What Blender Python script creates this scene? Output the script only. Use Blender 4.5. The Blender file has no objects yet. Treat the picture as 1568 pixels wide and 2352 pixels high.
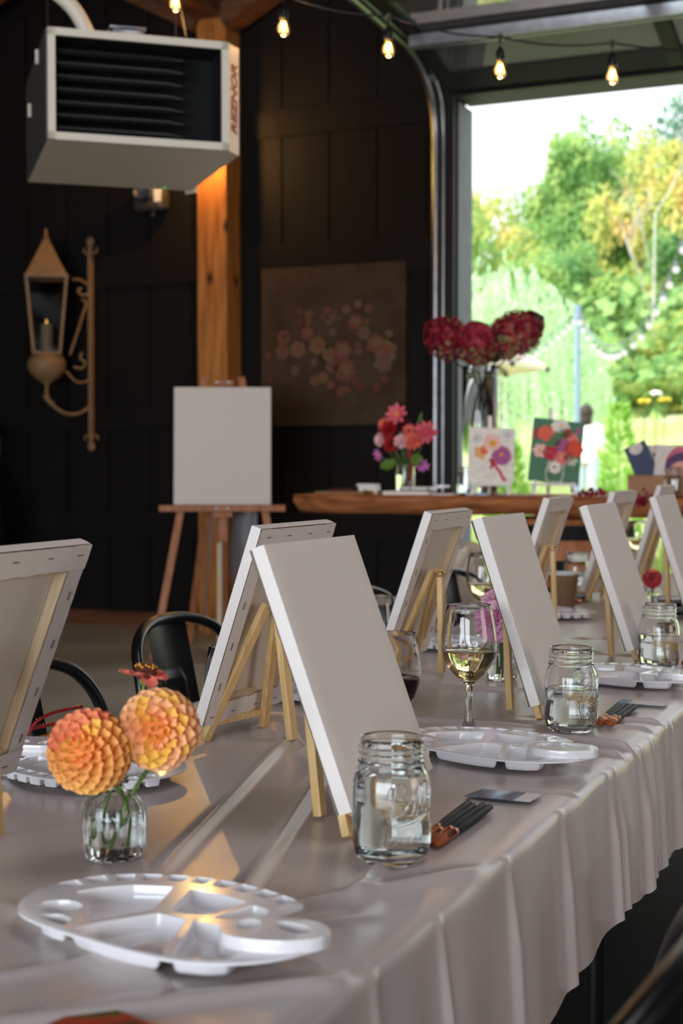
import bpy, bmesh, math, random
from mathutils import Vector, Matrix, noise
random.seed(7)
PI = math.pi
R = math.radians
SC = bpy.context.scene
COL = SC.collection

# ------------------------------------------------------------------ camera
H = 1.143
cd = bpy.data.cameras.new('camera')
cam = bpy.data.objects.new('camera', cd)
COL.objects.link(cam)
cam.location = (0, 0, H)
cam.rotation_euler = (R(90 - 2.013), 0, R(23.7))
cd.sensor_fit = 'VERTICAL'
cd.sensor_height = 36.0
cd.lens = 3300.0 / 2352.0 * 36.0
cd.clip_start = 0.05
cd.clip_end = 500
cd.dof.use_dof = True
cd.dof.focus_distance = 1.95
cd.dof.aperture_fstop = 6.5
SC.camera = cam

# ------------------------------------------------------------------ world, sun, daylight, exposure
SC.view_settings.view_transform = 'Standard'
SC.view_settings.look = 'None'
SC.view_settings.gamma = 1
SC.view_settings.exposure = 0.0
SC.view_settings.use_curve_mapping = False
w = bpy.data.worlds.new('overcast_sky')
SC.world = w
w.use_nodes = True
bg = w.node_tree.nodes['Background']
bg.inputs[0].default_value = (0.93, 0.97, 1.0, 1)
bg.inputs[1].default_value = 1.9
sd = bpy.data.lights.new('sun', 'SUN')
sd.energy = 5.5
sd.angle = R(12)
sd.color = (1.0, 0.98, 0.93)
sun = bpy.data.objects.new('sun', sd)
COL.objects.link(sun)
sun.rotation_euler = (R(42), 0, R(-35))


def area(name, loc, rot, sx, sy, power, col):
    d = bpy.data.lights.new(name, 'AREA')
    d.shape = 'RECTANGLE'
    d.size = sx
    d.size_y = sy
    d.energy = power
    d.color = col
    o = bpy.data.objects.new(name, d)
    COL.objects.link(o)
    o.location = loc
    o.rotation_euler = rot
    return o


# daylight coming in through the open doorway behind the camera, and through a window in the right wall
area('daylight_rear_doorway', (-0.9, -5.85, 1.75), (R(90), 0, 0), 6.4, 3.0, 520, (0.80, 0.90, 1.0))
area('daylight_side_window', (4.9, 1.85, 1.8), (0, R(90), 0), 2.4, 2.0, 26, (1.0, 0.68, 0.50))
area('daylight_roof_window', (1.0, 1.8, 5.05), (0, R(22.8), 0), 1.6, 2.2, 38, (0.97, 0.93, 0.97))  # added overhead lamp, brightens the tabletop and canvas fronts from above
CY = SC.cycles
CY.use_denoising = True
CY.max_bounces = 14
CY.transmission_bounces = 14
CY.transparent_max_bounces = 12
CY.diffuse_bounces = 4
CY.glossy_bounces = 6
CY.sample_clamp_indirect = 6


# ------------------------------------------------------------------ materials
def S(r, g, b):
    def f(c):
        c /= 255.0
        return c / 12.92 if c <= 0.04045 else ((c + 0.055) / 1.055) ** 2.4
    return (f(r), f(g), f(b), 1)


def pm(name, col, rough=0.6, metal=0.0, spec=0.5, noise_amt=0.0, nscale=8.0, bump=0.0, bscale=60.0, coat=0.0, trans=0.0, ior=1.45,
       stretch=(1, 1, 1), emit=None, estr=0.0, col2=None, sheen=0.0, sub=0.0):
    m = bpy.data.materials.new(name)
    m.use_nodes = True
    nt = m.node_tree
    b = nt.nodes['Principled BSDF']
    b.inputs['Base Color'].default_value = col
    b.inputs['Roughness'].default_value = rough
    b.inputs['Metallic'].default_value = metal
    b.inputs['Specular IOR Level'].default_value = spec
    b.inputs['Coat Weight'].default_value = coat
    b.inputs['Transmission Weight'].default_value = trans
    b.inputs['IOR'].default_value = ior
    if sub:
        b.inputs['Subsurface Weight'].default_value = sub
        b.inputs['Subsurface Radius'].default_value = (0.006, 0.004, 0.003)
    if emit:
        b.inputs['Emission Color'].default_value = emit
        b.inputs['Emission Strength'].default_value = estr
    if noise_amt or bump:
        tc = nt.nodes.new('ShaderNodeTexCoord')
        mp = nt.nodes.new('ShaderNodeMapping')
        mp.inputs['Scale'].default_value = stretch
        nt.links.new(tc.outputs['Object'], mp.inputs['Vector'])
    if noise_amt:
        n = nt.nodes.new('ShaderNodeTexNoise')
        n.inputs['Scale'].default_value = nscale
        n.inputs['Detail'].default_value = 5
        nt.links.new(mp.outputs['Vector'], n.inputs['Vector'])
        rp = nt.nodes.new('ShaderNodeValToRGB')
        c2 = col2 or tuple(c * (1 - noise_amt) for c in col[:3]) + (1,)
        rp.color_ramp.elements[0].color = c2
        rp.color_ramp.elements[1].color = col
        rp.color_ramp.elements[0].position = 0.34
        rp.color_ramp.elements[1].position = 0.66
        nt.links.new(n.outputs['Fac'], rp.inputs['Fac'])
        nt.links.new(rp.outputs['Color'], b.inputs['Base Color'])
    if bump:
        n2 = nt.nodes.new('ShaderNodeTexNoise')
        n2.inputs['Scale'].default_value = bscale
        n2.inputs['Detail'].default_value = 3
        nt.links.new(mp.outputs['Vector'], n2.inputs['Vector'])
        bp = nt.nodes.new('ShaderNodeBump')
        bp.inputs['Strength'].default_value = bump
        bp.inputs['Distance'].default_value = 0.002
        nt.links.new(n2.outputs['Fac'], bp.inputs['Height'])
        nt.links.new(bp.outputs['Normal'], b.inputs['Normal'])
    return m


def wood(name, c1, c2, axis=2, scale=1.0, rough=0.5, knots=False, bump=0.15):
    st = [14 * scale] * 3
    st[axis] = 1.1 * scale
    m = pm(name, c1, rough, noise_amt=1, nscale=2.2, stretch=tuple(st), col2=c2, bump=bump, bscale=6)
    if knots:
        nt = m.node_tree
        b = nt.nodes['Principled BSDF']
        link = b.inputs['Base Color'].links[0]
        src = link.from_socket
        tc = nt.nodes.new('ShaderNodeTexCoord')
        mp = nt.nodes.new('ShaderNodeMapping')
        k = [5.0] * 3
        k[axis] = 2.6
        mp.inputs['Scale'].default_value = k
        v = nt.nodes.new('ShaderNodeTexVoronoi')
        v.inputs['Scale'].default_value = 1.0
        nt.links.new(tc.outputs['Object'], mp.inputs['Vector'])
        nt.links.new(mp.outputs['Vector'], v.inputs['Vector'])
        rp = nt.nodes.new('ShaderNodeValToRGB')
        rp.color_ramp.elements[0].position = 0.06
        rp.color_ramp.elements[0].color = (0.12, 0.12, 0.12, 1)
        rp.color_ramp.elements[1].position = 0.16
        rp.color_ramp.elements[1].color = (1, 1, 1, 1)
        nt.links.new(v.outputs['Distance'], rp.inputs['Fac'])
        mx = nt.nodes.new('ShaderNodeMix')
        mx.data_type = 'RGBA'
        mx.blend_type = 'MULTIPLY'
        mx.inputs[0].default_value = 1
        nt.links.new(src, mx.inputs[6])
        nt.links.new(rp.outputs['Color'], mx.inputs[7])
        nt.links.new(mx.outputs[2], b.inputs['Base Color'])
    return m


def ramp_mat(name, cols, scale=3.0, rough=0.7, detail=4, trans=0.0, rnd=0.0, stretch=(1, 1, 1), glow=0.0):
    """a surface whose own colour wanders between several colours"""
    m = bpy.data.materials.new(name)
    m.use_nodes = True
    nt = m.node_tree
    b = nt.nodes['Principled BSDF']
    b.inputs['Roughness'].default_value = rough
    b.inputs['Specular IOR Level'].default_value = 0.2
    tc = nt.nodes.new('ShaderNodeTexCoord')
    mp = nt.nodes.new('ShaderNodeMapping')
    mp.inputs['Scale'].default_value = stretch
    n = nt.nodes.new('ShaderNodeTexNoise')
    n.inputs['Scale'].default_value = scale
    n.inputs['Detail'].default_value = detail
    nt.links.new(tc.outputs['Object'], mp.inputs['Vector'])
    nt.links.new(mp.outputs['Vector'], n.inputs['Vector'])
    rp = nt.nodes.new('ShaderNodeValToRGB')
    els = rp.color_ramp.elements
    while len(els) < len(cols):
        els.new(0.5)
    for i, c in enumerate(cols):
        els[i].position = 0.3 + 0.4 * i / (len(cols) - 1)
        els[i].color = c
    if rnd:
        oi = nt.nodes.new('ShaderNodeObjectInfo')
        ma = nt.nodes.new('ShaderNodeMath')
        ma.operation = 'MULTIPLY_ADD'
        ma.inputs[1].default_value = rnd
        nt.links.new(oi.outputs['Random'], ma.inputs[0])
        nt.links.new(n.outputs['Fac'], ma.inputs[2])
        sb = nt.nodes.new('ShaderNodeMath')
        sb.operation = 'SUBTRACT'
        sb.inputs[1].default_value = rnd / 2
        nt.links.new(ma.outputs[0], sb.inputs[0])
        nt.links.new(sb.outputs[0], rp.inputs['Fac'])
    else:
        nt.links.new(n.outputs['Fac'], rp.inputs['Fac'])
    nt.links.new(rp.outputs['Color'], b.inputs['Base Color'])
    if trans:
        t = nt.nodes.new('ShaderNodeBsdfTranslucent')
        nt.links.new(rp.outputs['Color'], t.inputs['Color'])
        mx = nt.nodes.new('ShaderNodeMixShader')
        mx.inputs[0].default_value = trans
        nt.links.new(b.outputs[0], mx.inputs[1])
        nt.links.new(t.outputs[0], mx.inputs[2])
        nt.links.new(mx.outputs[0], nt.nodes['Material Output'].inputs[0])
    return m


def glass(name, col=(1, 1, 1, 1), ior=1.45, rough=0.0):
    return pm(name, col, rough, trans=1.0, ior=ior)


M = {}
M['charcoal'] = pm('dark_painted_boards', S(22, 17, 14), 0.7, spec=0.25, noise_amt=0.3, nscale=1.5, stretch=(6, 6, 0.6))
M['backing'] = pm('dark_gap', S(14, 12, 11), 0.9)
M['oak_post'] = wood('knotty_post_wood', S(212, 140, 66), S(160, 92, 36), 2, 1.0, 0.55, True)
M['beam'] = wood('brown_beam_wood', S(120, 76, 44), S(78, 46, 26), 1, 1.0, 0.65)
M['rafter'] = wood('rafter_wood', S(120, 76, 46), S(80, 48, 28), 0, 1.0, 0.65)
M['roof_metal'] = pm('grey_roof_metal', S(90, 88, 88), 0.5, 0.6)
M['base_wood'] = wood('baseboard_wood', S(120, 70, 40), S(86, 46, 26), 0, 1.0, 0.6)
M['concrete'] = pm('polished_concrete', S(178, 177, 166), 0.42, noise_amt=0.25, nscale=1.6, bump=0.05, bscale=30)
M['cloth'] = pm('taupe_tablecloth', S(196, 184, 180), 0.27, spec=0.6, bump=0.06, bscale=24)
M['black_metal'] = pm('black_gloss_metal', S(12, 13, 15), 0.28, spec=0.5)
M['black_plastic'] = pm('black_plastic', S(12, 12, 13), 0.3)
M['black_matte'] = pm('black_matte', S(16, 15, 15), 0.8)
M['canvas'] = pm('primed_canvas', S(230, 220, 213), 0.75, bump=0.12, bscale=700)
M['canvas_raw'] = pm('raw_canvas_back', S(222, 212, 196), 0.85, bump=0.15, bscale=600)
M['bar_wood'] = wood('stretcher_wood', S(226, 205, 172), S(204, 176, 136), 2, 3.0, 0.7)
M['staple'] = pm('steel_staple', S(120, 118, 118), 0.35, 0.9)
M['pine'] = wood('pale_pine', S(226, 192, 136), S(206, 166, 106), 2, 3.0, 0.55)
M['beech'] = wood('oiled_beech', S(190, 122, 76), S(160, 96, 54), 2, 1.6, 0.5)
M['brass'] = pm('aged_brass', S(150, 118, 60), 0.35, 1.0)
M['steel'] = pm('bright_steel', S(190, 190, 192), 0.25, 1.0)
M['galv'] = pm('galvanised_steel', S(170, 172, 176), 0.35, 1.0, noise_amt=0.2, nscale=20)
M['glass'] = glass('clear_glass', (0.97, 0.99, 0.98, 1))
M['thin_glass'] = glass('clear_thin_glass', (1, 1, 1, 1), 1.45)
M['water'] = glass('water', (0.97, 0.99, 0.98, 1), 1.33)
M['white_wine'] = glass('white_wine', S(248, 236, 190), 1.34)
M['red_wine'] = glass('red_wine', S(110, 18, 34), 1.34)
M['palette'] = pm('white_glossy_plastic', S(236, 232, 234), 0.16, spec=0.55, coat=0.3, sub=0.0)
M['navy'] = pm('navy_lacquer', S(12, 20, 34), 0.5, spec=0.2)
M['copper'] = pm('copper_ferrule', S(196, 118, 72), 0.25, 1.0)
M['bristle'] = pm('orange_bristle', S(176, 86, 34), 0.6, noise_amt=0.3, nscale=200)
M['bar_slab'] = pm('live_edge_wood', S(190, 116, 66), 0.55, noise_amt=1, nscale=3.2, stretch=(1.3, 6, 9), col2=S(106, 56, 26), bump=0.5, bscale=6)
M['barrel'] = wood('barrel_oak', S(196, 126, 76), S(150, 88, 48), 2, 0.8, 0.55)
M['cream_metal'] = pm('cream_enamel', S(226, 214, 196), 0.4)
M['lantern'] = pm('aged_cream_iron', S(150, 116, 80), 0.55, noise_amt=0.2, nscale=14)
M['wax'] = pm('ivory_wax', S(138, 124, 102), 0.6)
M['louver'] = pm('black_louver', S(15, 15, 16), 0.28)
M['void'] = pm('black_inside', S(8, 8, 8), 0.8)
M['maroon'] = pm('maroon_print', S(138, 14, 36), 0.5)
M['jambgrey'] = pm('grey_weathered_jamb', S(116, 120, 130), 0.7, noise_amt=0.15, nscale=6)
M['bronze'] = pm('dark_bronze_frame', S(13, 14, 18), 0.6)
M['smoke_glass'] = pm('dark_door_glass', (0.6, 0.62, 0.64, 1), 0.02, trans=0.85, ior=1.5)
M['stem'] = pm('green_stem', S(98, 128, 54), 0.5)
M['darkstem'] = pm('brown_stem', S(60, 46, 34), 0.6)
M['leaf'] = pm('leaf_green', S(86, 124, 48), 0.5)
M['kraft'] = pm('brown_kraft_paper', S(140, 108, 76), 0.75)
M['paper'] = pm('white_paper', S(236, 234, 230), 0.6)
M['grey_cloth'] = pm('grey_cloth', S(140, 136, 142), 0.9, bump=0.3, bscale=300)
M['cream_cloth'] = pm('cream_fleece', S(232, 216, 196), 0.95, bump=0.3, bscale=120)


def em(name, col, strength):
    return pm(name, (0, 0, 0, 1), 0.5, emit=col, estr=strength)


M['filament'] = em('glowing_filament', (1.0, 0.58, 0.26, 1), 90)
M['bulb_glass'] = glass('amber_bulb_glass', S(255, 226, 184), 1.3)


# ------------------------------------------------------------------ mesh helpers
class MB:
    def __init__(s):
        s.bm = bmesh.new()
        s.mi = 0

    def _tag(s, faces):
        for f in faces:
            f.material_index = s.mi

    def box(s, c, size, rot=None, bev=0.0):
        r = bmesh.ops.create_cube(s.bm, size=1)
        vs = r['verts']
        m = Matrix.Translation(Vector(c)) @ (rot.to_4x4() if rot else Matrix()) @ Matrix.Diagonal((size[0], size[1], size[2], 1))
        bmesh.ops.transform(s.bm, matrix=m, verts=vs)
        fs = list({f for v in vs for f in v.link_faces})
        s._tag(fs)
        if bev:
            es = list({e for v in vs for e in v.link_edges})
            rr = bmesh.ops.bevel(s.bm, geom=es, offset=bev, segments=2, affect='EDGES', profile=0.5)
            s._tag(rr['faces'])
        return s

    def bar(s, a, b, wd, dp, up=(0, 0, 1), bev=0.0):
        a, b = Vector(a), Vector(b)
        z = (b - a).normalized()
        x = Vector(up).cross(z)
        if x.length < 1e-4:
            x = Vector((1, 0, 0)).cross(z)
        x.normalize()
        y = z.cross(x)
        rot = Matrix((x, y, z)).transposed()
        return s.box((a + b) / 2, (wd, dp, (b - a).length), rot, bev)

    def tube(s, pts, rad, seg=12, cap=True, flat=None):
        pts = [Vector(p) for p in pts]
        n = len(pts)
        rs = rad if isinstance(rad, (list, tuple)) else [rad] * n
        rings = []
        prev = None
        for i, p in enumerate(pts):
            t = (pts[min(i + 1, n - 1)] - pts[max(i - 1, 0)])
            if t.length < 1e-9:
                t = Vector((0, 0, 1))
            t.normalize()
            if prev is None:
                a = Vector((0, 0, 1)) if abs(t.z) < 0.9 else Vector((1, 0, 0))
                u = t.cross(a).normalized()
            else:
                u = (prev - t * prev.dot(t))
                u = u.normalized() if u.length > 1e-6 else t.orthogonal().normalized()
            prev = u
            v = t.cross(u)
            fx = flat or 1.0
            rings.append([s.bm.verts.new(p + u * math.cos(2 * PI * k / seg) * rs[i] + v * math.sin(2 * PI * k / seg) * rs[i] * fx) for k in range(seg)])
        fs = []
        for i in range(n - 1):
            for k in range(seg):
                fs.append(s.bm.faces.new((rings[i][k], rings[i][(k + 1) % seg], rings[i + 1][(k + 1) % seg], rings[i + 1][k])))
        if cap:
            fs.append(s.bm.faces.new(rings[0][::-1]))
            fs.append(s.bm.faces.new(rings[-1]))
        s._tag(fs)
        return s

    def lathe(s, prof, seg=32, c=(0, 0, 0), rot=None, flute=None):
        """profile of (r, z); r = 0 ends close the shape"""
        c = Vector(c)
        rings = []
        for r, z in prof:
            if r < 1e-6:
                p = Vector((0, 0, z))
                rings.append([s.bm.verts.new(c + (rot @ p if rot else p))])
            else:
                ring = []
                for k in range(seg):
                    a = 2 * PI * k / seg
                    rr = r * (flute(a, z) if flute else 1)
                    p = Vector((rr * math.cos(a), rr * math.sin(a), z))
                    ring.append(s.bm.verts.new(c + (rot @ p if rot else p)))
                rings.append(ring)
        fs = []
        for A, B in zip(rings, rings[1:]):
            if len(A) == 1 and len(B) == 1:
                continue
            for k in range(seg):
                k2 = (k + 1) % seg
                if len(A) == 1:
                    fs.append(s.bm.faces.new((A[0], B[k2], B[k])))
                elif len(B) == 1:
                    fs.append(s.bm.faces.new((A[k], A[k2], B[0])))
                else:
                    fs.append(s.bm.faces.new((A[k], A[k2], B[k2], B[k])))
        s._tag(fs)
        return s

    def sphere(s, c, r, sub=2, sc=(1, 1, 1), rot=None):
        rr = bmesh.ops.create_icosphere(s.bm, subdivisions=sub, radius=r)
        m = Matrix.Translation(Vector(c)) @ (rot.to_4x4() if rot else Matrix()) @ Matrix.Diagonal((sc[0], sc[1], sc[2], 1))
        bmesh.ops.transform(s.bm, matrix=m, verts=rr['verts'])
        s._tag({f for v in rr['verts'] for f in v.link_faces})
        return s

    def face(s, pts):
        f = s.bm.faces.new([s.bm.verts.new(Vector(p)) for p in pts])
        f.material_index = s.mi
        return s

    def prism(s, poly, z0, z1, xf=None):
        """poly of (x, y) raised from z0 to z1; xf maps a local point to place"""
        g = xf or (lambda p: p)
        A = [s.bm.verts.new(g(Vector((x, y, z0)))) for x, y in poly]
        B = [s.bm.verts.new(g(Vector((x, y, z1)))) for x, y in poly]
        n = len(poly)
        fs = [s.bm.faces.new(A[::-1]), s.bm.faces.new(B)]
        for i in range(n):
            fs.append(s.bm.faces.new((A[i], A[(i + 1) % n], B[(i + 1) % n], B[i])))
        s._tag(fs)
        return s

    def grid(s, fn, nu, nv):
        V = [[s.bm.verts.new(Vector(fn(i / nu, j / nv))) for j in range(nv + 1)] for i in range(nu + 1)]
        fs = []
        for i in range(nu):
            for j in range(nv):
                fs.append(s.bm.faces.new((V[i][j], V[i + 1][j], V[i + 1][j + 1], V[i][j + 1])))
        s._tag(fs)
        return s

    def mesh(s, name, mats, smooth=None):
        me = bpy.data.meshes.new(name)
        bmesh.ops.recalc_face_normals(s.bm, faces=s.bm.faces)
        s.bm.to_mesh(me)
        s.bm.free()
        for m in (mats if isinstance(mats, (list, tuple)) else [mats]):
            me.materials.append(m)
        if smooth is not None:
            me.shade_smooth()
            if smooth < 179:
                me.set_sharp_from_angle(angle=R(smooth))
        return me

    def build(s, name, mats, parent=None, smooth=40, loc=None):
        o = bpy.data.objects.new(name, s.mesh(name, mats, smooth))
        COL.objects.link(o)
        if parent:
            o.parent = parent
        if loc:
            o.location = loc
        return o


def tag(o, label=None, cat=None, group=None, kind=None):
    if label:
        o['label'] = label
    if cat:
        o['category'] = cat
    if group:
        o['group'] = group
    if kind:
        o['kind'] = kind
    return o


def thing(name, label, cat, loc=(0, 0, 0), rz=0.0, group=None):
    o = bpy.data.objects.new(name, None)
    o.empty_display_size = 0.05
    COL.objects.link(o)
    o.location = loc
    o.rotation_euler = (0, 0, rz)
    return tag(o, label, cat, group)


def kids(o):
    return [c for c in bpy.data.objects if c.parent == o]


def dup(o, loc=None, rz=None, label=None, parent=None, scale=None):
    c = o.copy()
    COL.objects.link(c)
    if parent:
        c.parent = parent
    for ch in kids(o):
        dup(ch, parent=c)
    if loc is not None:
        c.location = loc
    if rz is not None:
        c.rotation_euler = (0, 0, rz)
    if label:
        c['label'] = label
    if scale:
        c.scale = scale
    return c


def struct(o, kind='structure'):
    o['kind'] = kind
    return o


def catmull(pts, n=8, closed=False):
    pts = [Vector(p) for p in pts]
    N = len(pts)
    out = []
    rng = range(N) if closed else range(N - 1)
    for i in rng:
        if closed:
            p0, p1, p2, p3 = pts[(i - 1) % N], pts[i], pts[(i + 1) % N], pts[(i + 2) % N]
        else:
            p0, p1, p2, p3 = pts[max(i - 1, 0)], pts[i], pts[i + 1], pts[min(i + 2, N - 1)]
        for k in range(n):
            t = k / n
            out.append(0.5 * ((2 * p1) + (p2 - p0) * t + (2 * p0 - 5 * p1 + 4 * p2 - p3) * t * t + (3 * p1 - p0 - 3 * p2 + p3) * t ** 3))
    if not closed:
        out.append(pts[-1])
    return out


FWD = Vector((-math.sin(R(23.7)), math.cos(R(23.7)), 0))
RGT = Vector((math.cos(R(23.7)), math.sin(R(23.7)), 0))


def site(u, dist, z=0.0):
    """a ground position by bearing (sideways slope u) and distance from where the photographer stood"""
    p = (FWD + RGT * u) * dist
    return Vector((p.x, p.y, z))


def text_mesh(txt, size, extrude, shear=0.0, offset=0.0, sx=1.0):
    c = bpy.data.curves.new('lettering', 'FONT')
    c.body = txt
    c.size = size
    c.extrude = extrude
    c.shear = shear
    c.offset = offset
    c.align_x = 'CENTER'
    c.align_y = 'CENTER'
    c.resolution_u = 4
    o = bpy.data.objects.new('lettering', c)
    COL.objects.link(o)
    dg = bpy.context.evaluated_depsgraph_get()
    me = bpy.data.meshes.new_from_object(o.evaluated_get(dg))
    bpy.data.objects.remove(o)
    for v in me.vertices:
        v.co.x *= sx
    return me


WALLY = 8.55
# ================================================================== ROOM
b = MB()
b.box((-1.7, 1.3, -0.05), (13.4, 14.55, 0.1))
struct(b.build('floor', M['concrete'], smooth=None))

# back wall: boards with dark gaps, flush rails, an opening from x=-2.96 to x=2.6, z<3.38
b = MB()
b.mi = 1
b.box((-5.70, WALLY + 0.14, 2.9), (5.40, 0.24, 5.8))
b.box((-0.3, WALLY + 0.14, 4.62), (5.4, 0.24, 2.4))
b.box((3.8, WALLY + 0.14, 2.9), (2.4, 0.24, 5.8))
b.mi = 0
xs = [-2.96 - 0.2]
x = -3.165
while x > -8.3:
    b.box((x - 0.168, WALLY + 0.010, 2.9), (0.326, 0.02, 5.8), bev=0.002)
    x -= 0.338
for z0, z1 in ((3.27, 3.455), (2.35, 2.565), (1.36, 1.52), (0.62, 0.80), (4.30, 4.5)):
    b.box((-5.7, WALLY + 0.004, (z0 + z1) / 2), (5.2, 0.044, z1 - z0), bev=0.003)
b.box((-3.06, WALLY + 0.004, 2.9), (0.2, 0.022, 5.8))
b.box((-0.2, WALLY + 0.006, 4.62), (5.5, 0.02, 2.4))
struct(b.build('wall_back', [M['charcoal'], M['backing']], smooth=None))
# jamb and head lining of the opening
b = MB()
b.box((-2.975, WALLY + 0.145, 1.69), (0.03, 0.27, 3.38))
struct(b.build('trim_1', M['jambgrey'], smooth=None))
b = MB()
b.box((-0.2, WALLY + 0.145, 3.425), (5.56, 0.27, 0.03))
struct(b.build('trim_3', pm('dark_head_lining', S(62, 66, 76), 0.7), smooth=None))  # shade under the head put into a darker grey than the jamb
b = MB()
b.box((-3.02, WALLY - 0.03, 1.7), (0.10, 0.06, 3.4))
b.box((-0.2, WALLY - 0.03, 3.46), (5.74, 0.06, 0.12))
struct(b.build('trim_2', M['bronze'], smooth=None))
b = MB()
b.box((-5.75, WALLY - 0.012, 0.05), (5.2, 0.03, 0.10), bev=0.004)
struct(b.build('baseboard_back', M['base_wood'], smooth=None))
b = MB()
b.box((-8.4, 1.3, 2.2), (0.1, 14.5, 4.4))
struct(b.build('wall_left', M['charcoal'], smooth=None))
b = MB()
b.box((5.0, -2.6, 2.2), (0.1, 6.6, 4.4))
b.box((5.0, 5.8, 2.2), (0.1, 5.5, 4.4))
b.box((5.0, 1.85, 0.4), (0.1, 2.5, 0.8))
b.box((5.0, 1.85, 3.6), (0.1, 2.5, 1.6))
struct(b.build('wall_right', M['charcoal'], smooth=None))
b = MB()
b.box((-6.3, -6.0, 2.9), (4.2, 0.1, 5.8))
b.box((3.75, -6.0, 2.9), (2.5, 0.1, 5.8))
b.box((-0.85, -6.0, 4.6), (6.7, 0.1, 2.5))
struct(b.build('wall_rear', M['charcoal'], smooth=None))

# sloped roof on rafters
RX, RZ, SL = -1.7, 6.35, 0.42


def roofz(x):
    return RZ - abs(x - RX) * SL


b = MB()
for sx, ex in ((RX, -8.6), (RX, 5.2)):
    zz = roofz(ex)
    mid = ((sx + ex) / 2, 1.3, (RZ + zz) / 2 + 0.06)
    ln = math.hypot(ex - sx, zz - RZ)
    a = math.atan2(zz - RZ, ex - sx)
    b.box(mid, (ln, 14.9, 0.03), Matrix.Rotation(-a if ex > sx else -(a - PI), 3, 'Y'))
struct(b.build('ceiling', M['roof_metal'], smooth=None))
b = MB()
for c_, s_ in (((1.0 - 0.86, 1.8), (0.08, 2.4)), ((1.0 + 0.86, 1.8), (0.08, 2.4)), ((1.0, 0.64), (1.8, 0.08)), ((1.0, 2.96), (1.8, 0.08))):
    b.box((c_[0], c_[1], roofz(c_[0]) - 0.02), (s_[0], s_[1], 0.10), Matrix.Rotation(R(22.8), 3, 'Y'))
struct(b.build('window_1', M['bronze'], smooth=None))  # made-up frame round the added overhead light, out of view
for i in range(12):
    y = 8.2 - i * 1.15
    for ex in (-8.5, 5.1):
        b = MB()
        b.bar((RX, y, RZ - 0.08), (ex, y, roofz(ex) - 0.08), 0.09, 0.2, up=(0, 1, 0))
        struct(b.build('rafter_beam', M['rafter'], smooth=None))
b = MB()
b.box((-4.59, 8.44, 2.02), (0.215, 0.205, 4.04), bev=0.006)
struct(b.build('column_1', M['oak_post'], smooth=None))
b = MB()
b.box((-4.59, 3.8, 4.16), (0.2, 9.5, 0.26), bev=0.006)
struct(b.build('beam_1', M['beam'], smooth=None))
b = MB()
b.bar((-4.5, 8.38, 4.02), (-3.6, 8.38, 4.5), 0.14, 0.2, up=(0, 1, 0))
b.bar((-4.68, 8.38, 4.02), (-5.6, 8.38, 4.5), 0.14, 0.2, up=(0, 1, 0))
struct(b.build('beam_2', M['rafter'], smooth=None))

# ------------------------------------------------------------------ overhead door, rolled up under the roof
door = thing('door_1', None, None)
door['kind'] = 'structure'
dz = 3.47


def dpt(x, t):     # t = distance back from the opening along the rolled-up door
    y = 8.36 - t
    return Vector((x, y, 3.40 + 0.22 * (1 - math.exp(-t * 1.8))))


def dbar(b, x0, x1, t0, t1, th=0.045):
    P = [dpt(x0, t0), dpt(x1, t0), dpt(x1, t1), dpt(x0, t1)]
    lo = [p for p in P]
    hi = [p + Vector((0, 0, th)) for p in P]
    vs = [b.bm.verts.new(p) for p in lo + hi]
    for f in ((3, 2, 1, 0), (4, 5, 6, 7), (0, 1, 5, 4), (1, 2, 6, 5), (2, 3, 7, 6), (3, 0, 4, 7)):
        b.bm.faces.new([vs[i] for i in f])


b = MB()
for s0 in (0.0, 0.62, 1.24, 1.86):
    dbar(b, -2.98, 2.58, s0, s0 + (0.17 if s0 == 0 else 0.06))
    dbar(b, -2.98, 2.58, s0 + 0.54, s0 + 0.60)
    for xx in (-2.98, -1.62, -0.25, 1.12, 2.49):
        dbar(b, xx, xx + 0.09, s0, s0 + 0.60)
b.build('door_frame', M['bronze'], door, None)
for s0 in (0.0, 0.62, 1.24, 1.86):
    for xx in (-2.89, -1.53, -0.16, 1.21):
        b = MB()
        P = [dpt(xx, s0 + 0.05), dpt(xx + 1.27, s0 + 0.05), dpt(xx + 1.27, s0 + 0.55), dpt(xx, s0 + 0.55)]
        q = [p + Vector((0, 0, 0.022)) for p in P]
        b.face(q)
        b.build('glass_pane', M['smoke_glass'], door, None)
b = MB()
for p0 in (0.66, 1.9):
    y = 8.36 - p0
    z = dpt(0, p0).z
    b.box((-0.2, y, z - 0.03), (5.5, 0.07, 0.05))
    b.box((-0.2, y - 0.03, z - 0.055), (5.5, 0.012, 0.03))
    b.box((-0.2, y + 0.03, z - 0.055), (5.5, 0.012, 0.03))
b.build('stiffener_bar', M['galv'], door, None)
trk = [(-3.09, 8.50, 0.0), (-3.09, 8.50, 1.5), (-3.09, 8.50, 3.05), (-3.09, 8.495, 3.2), (-3.09, 8.455, 3.34), (-3.09, 8.39, 3.43), (-3.09, 8.28, 3.51), (-3.09, 8.14, 3.565), (-3.09, 7.95, 3.60), (-3.09, 7.2, 3.635), (-3.09, 4.6, 3.70)]
tp = trk[:3] + catmull(trk[2:9], 6) + trk[9:]
for nm, dx, rr in (('door_track', 0.0, 0.026), ('door_track', 0.052, 0.014)):
    b = MB()
    b.tube([(p[0] + dx, p[1], p[2]) for p in tp], rr, 10)
    b.build(nm, M['galv'], door, 50)
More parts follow.
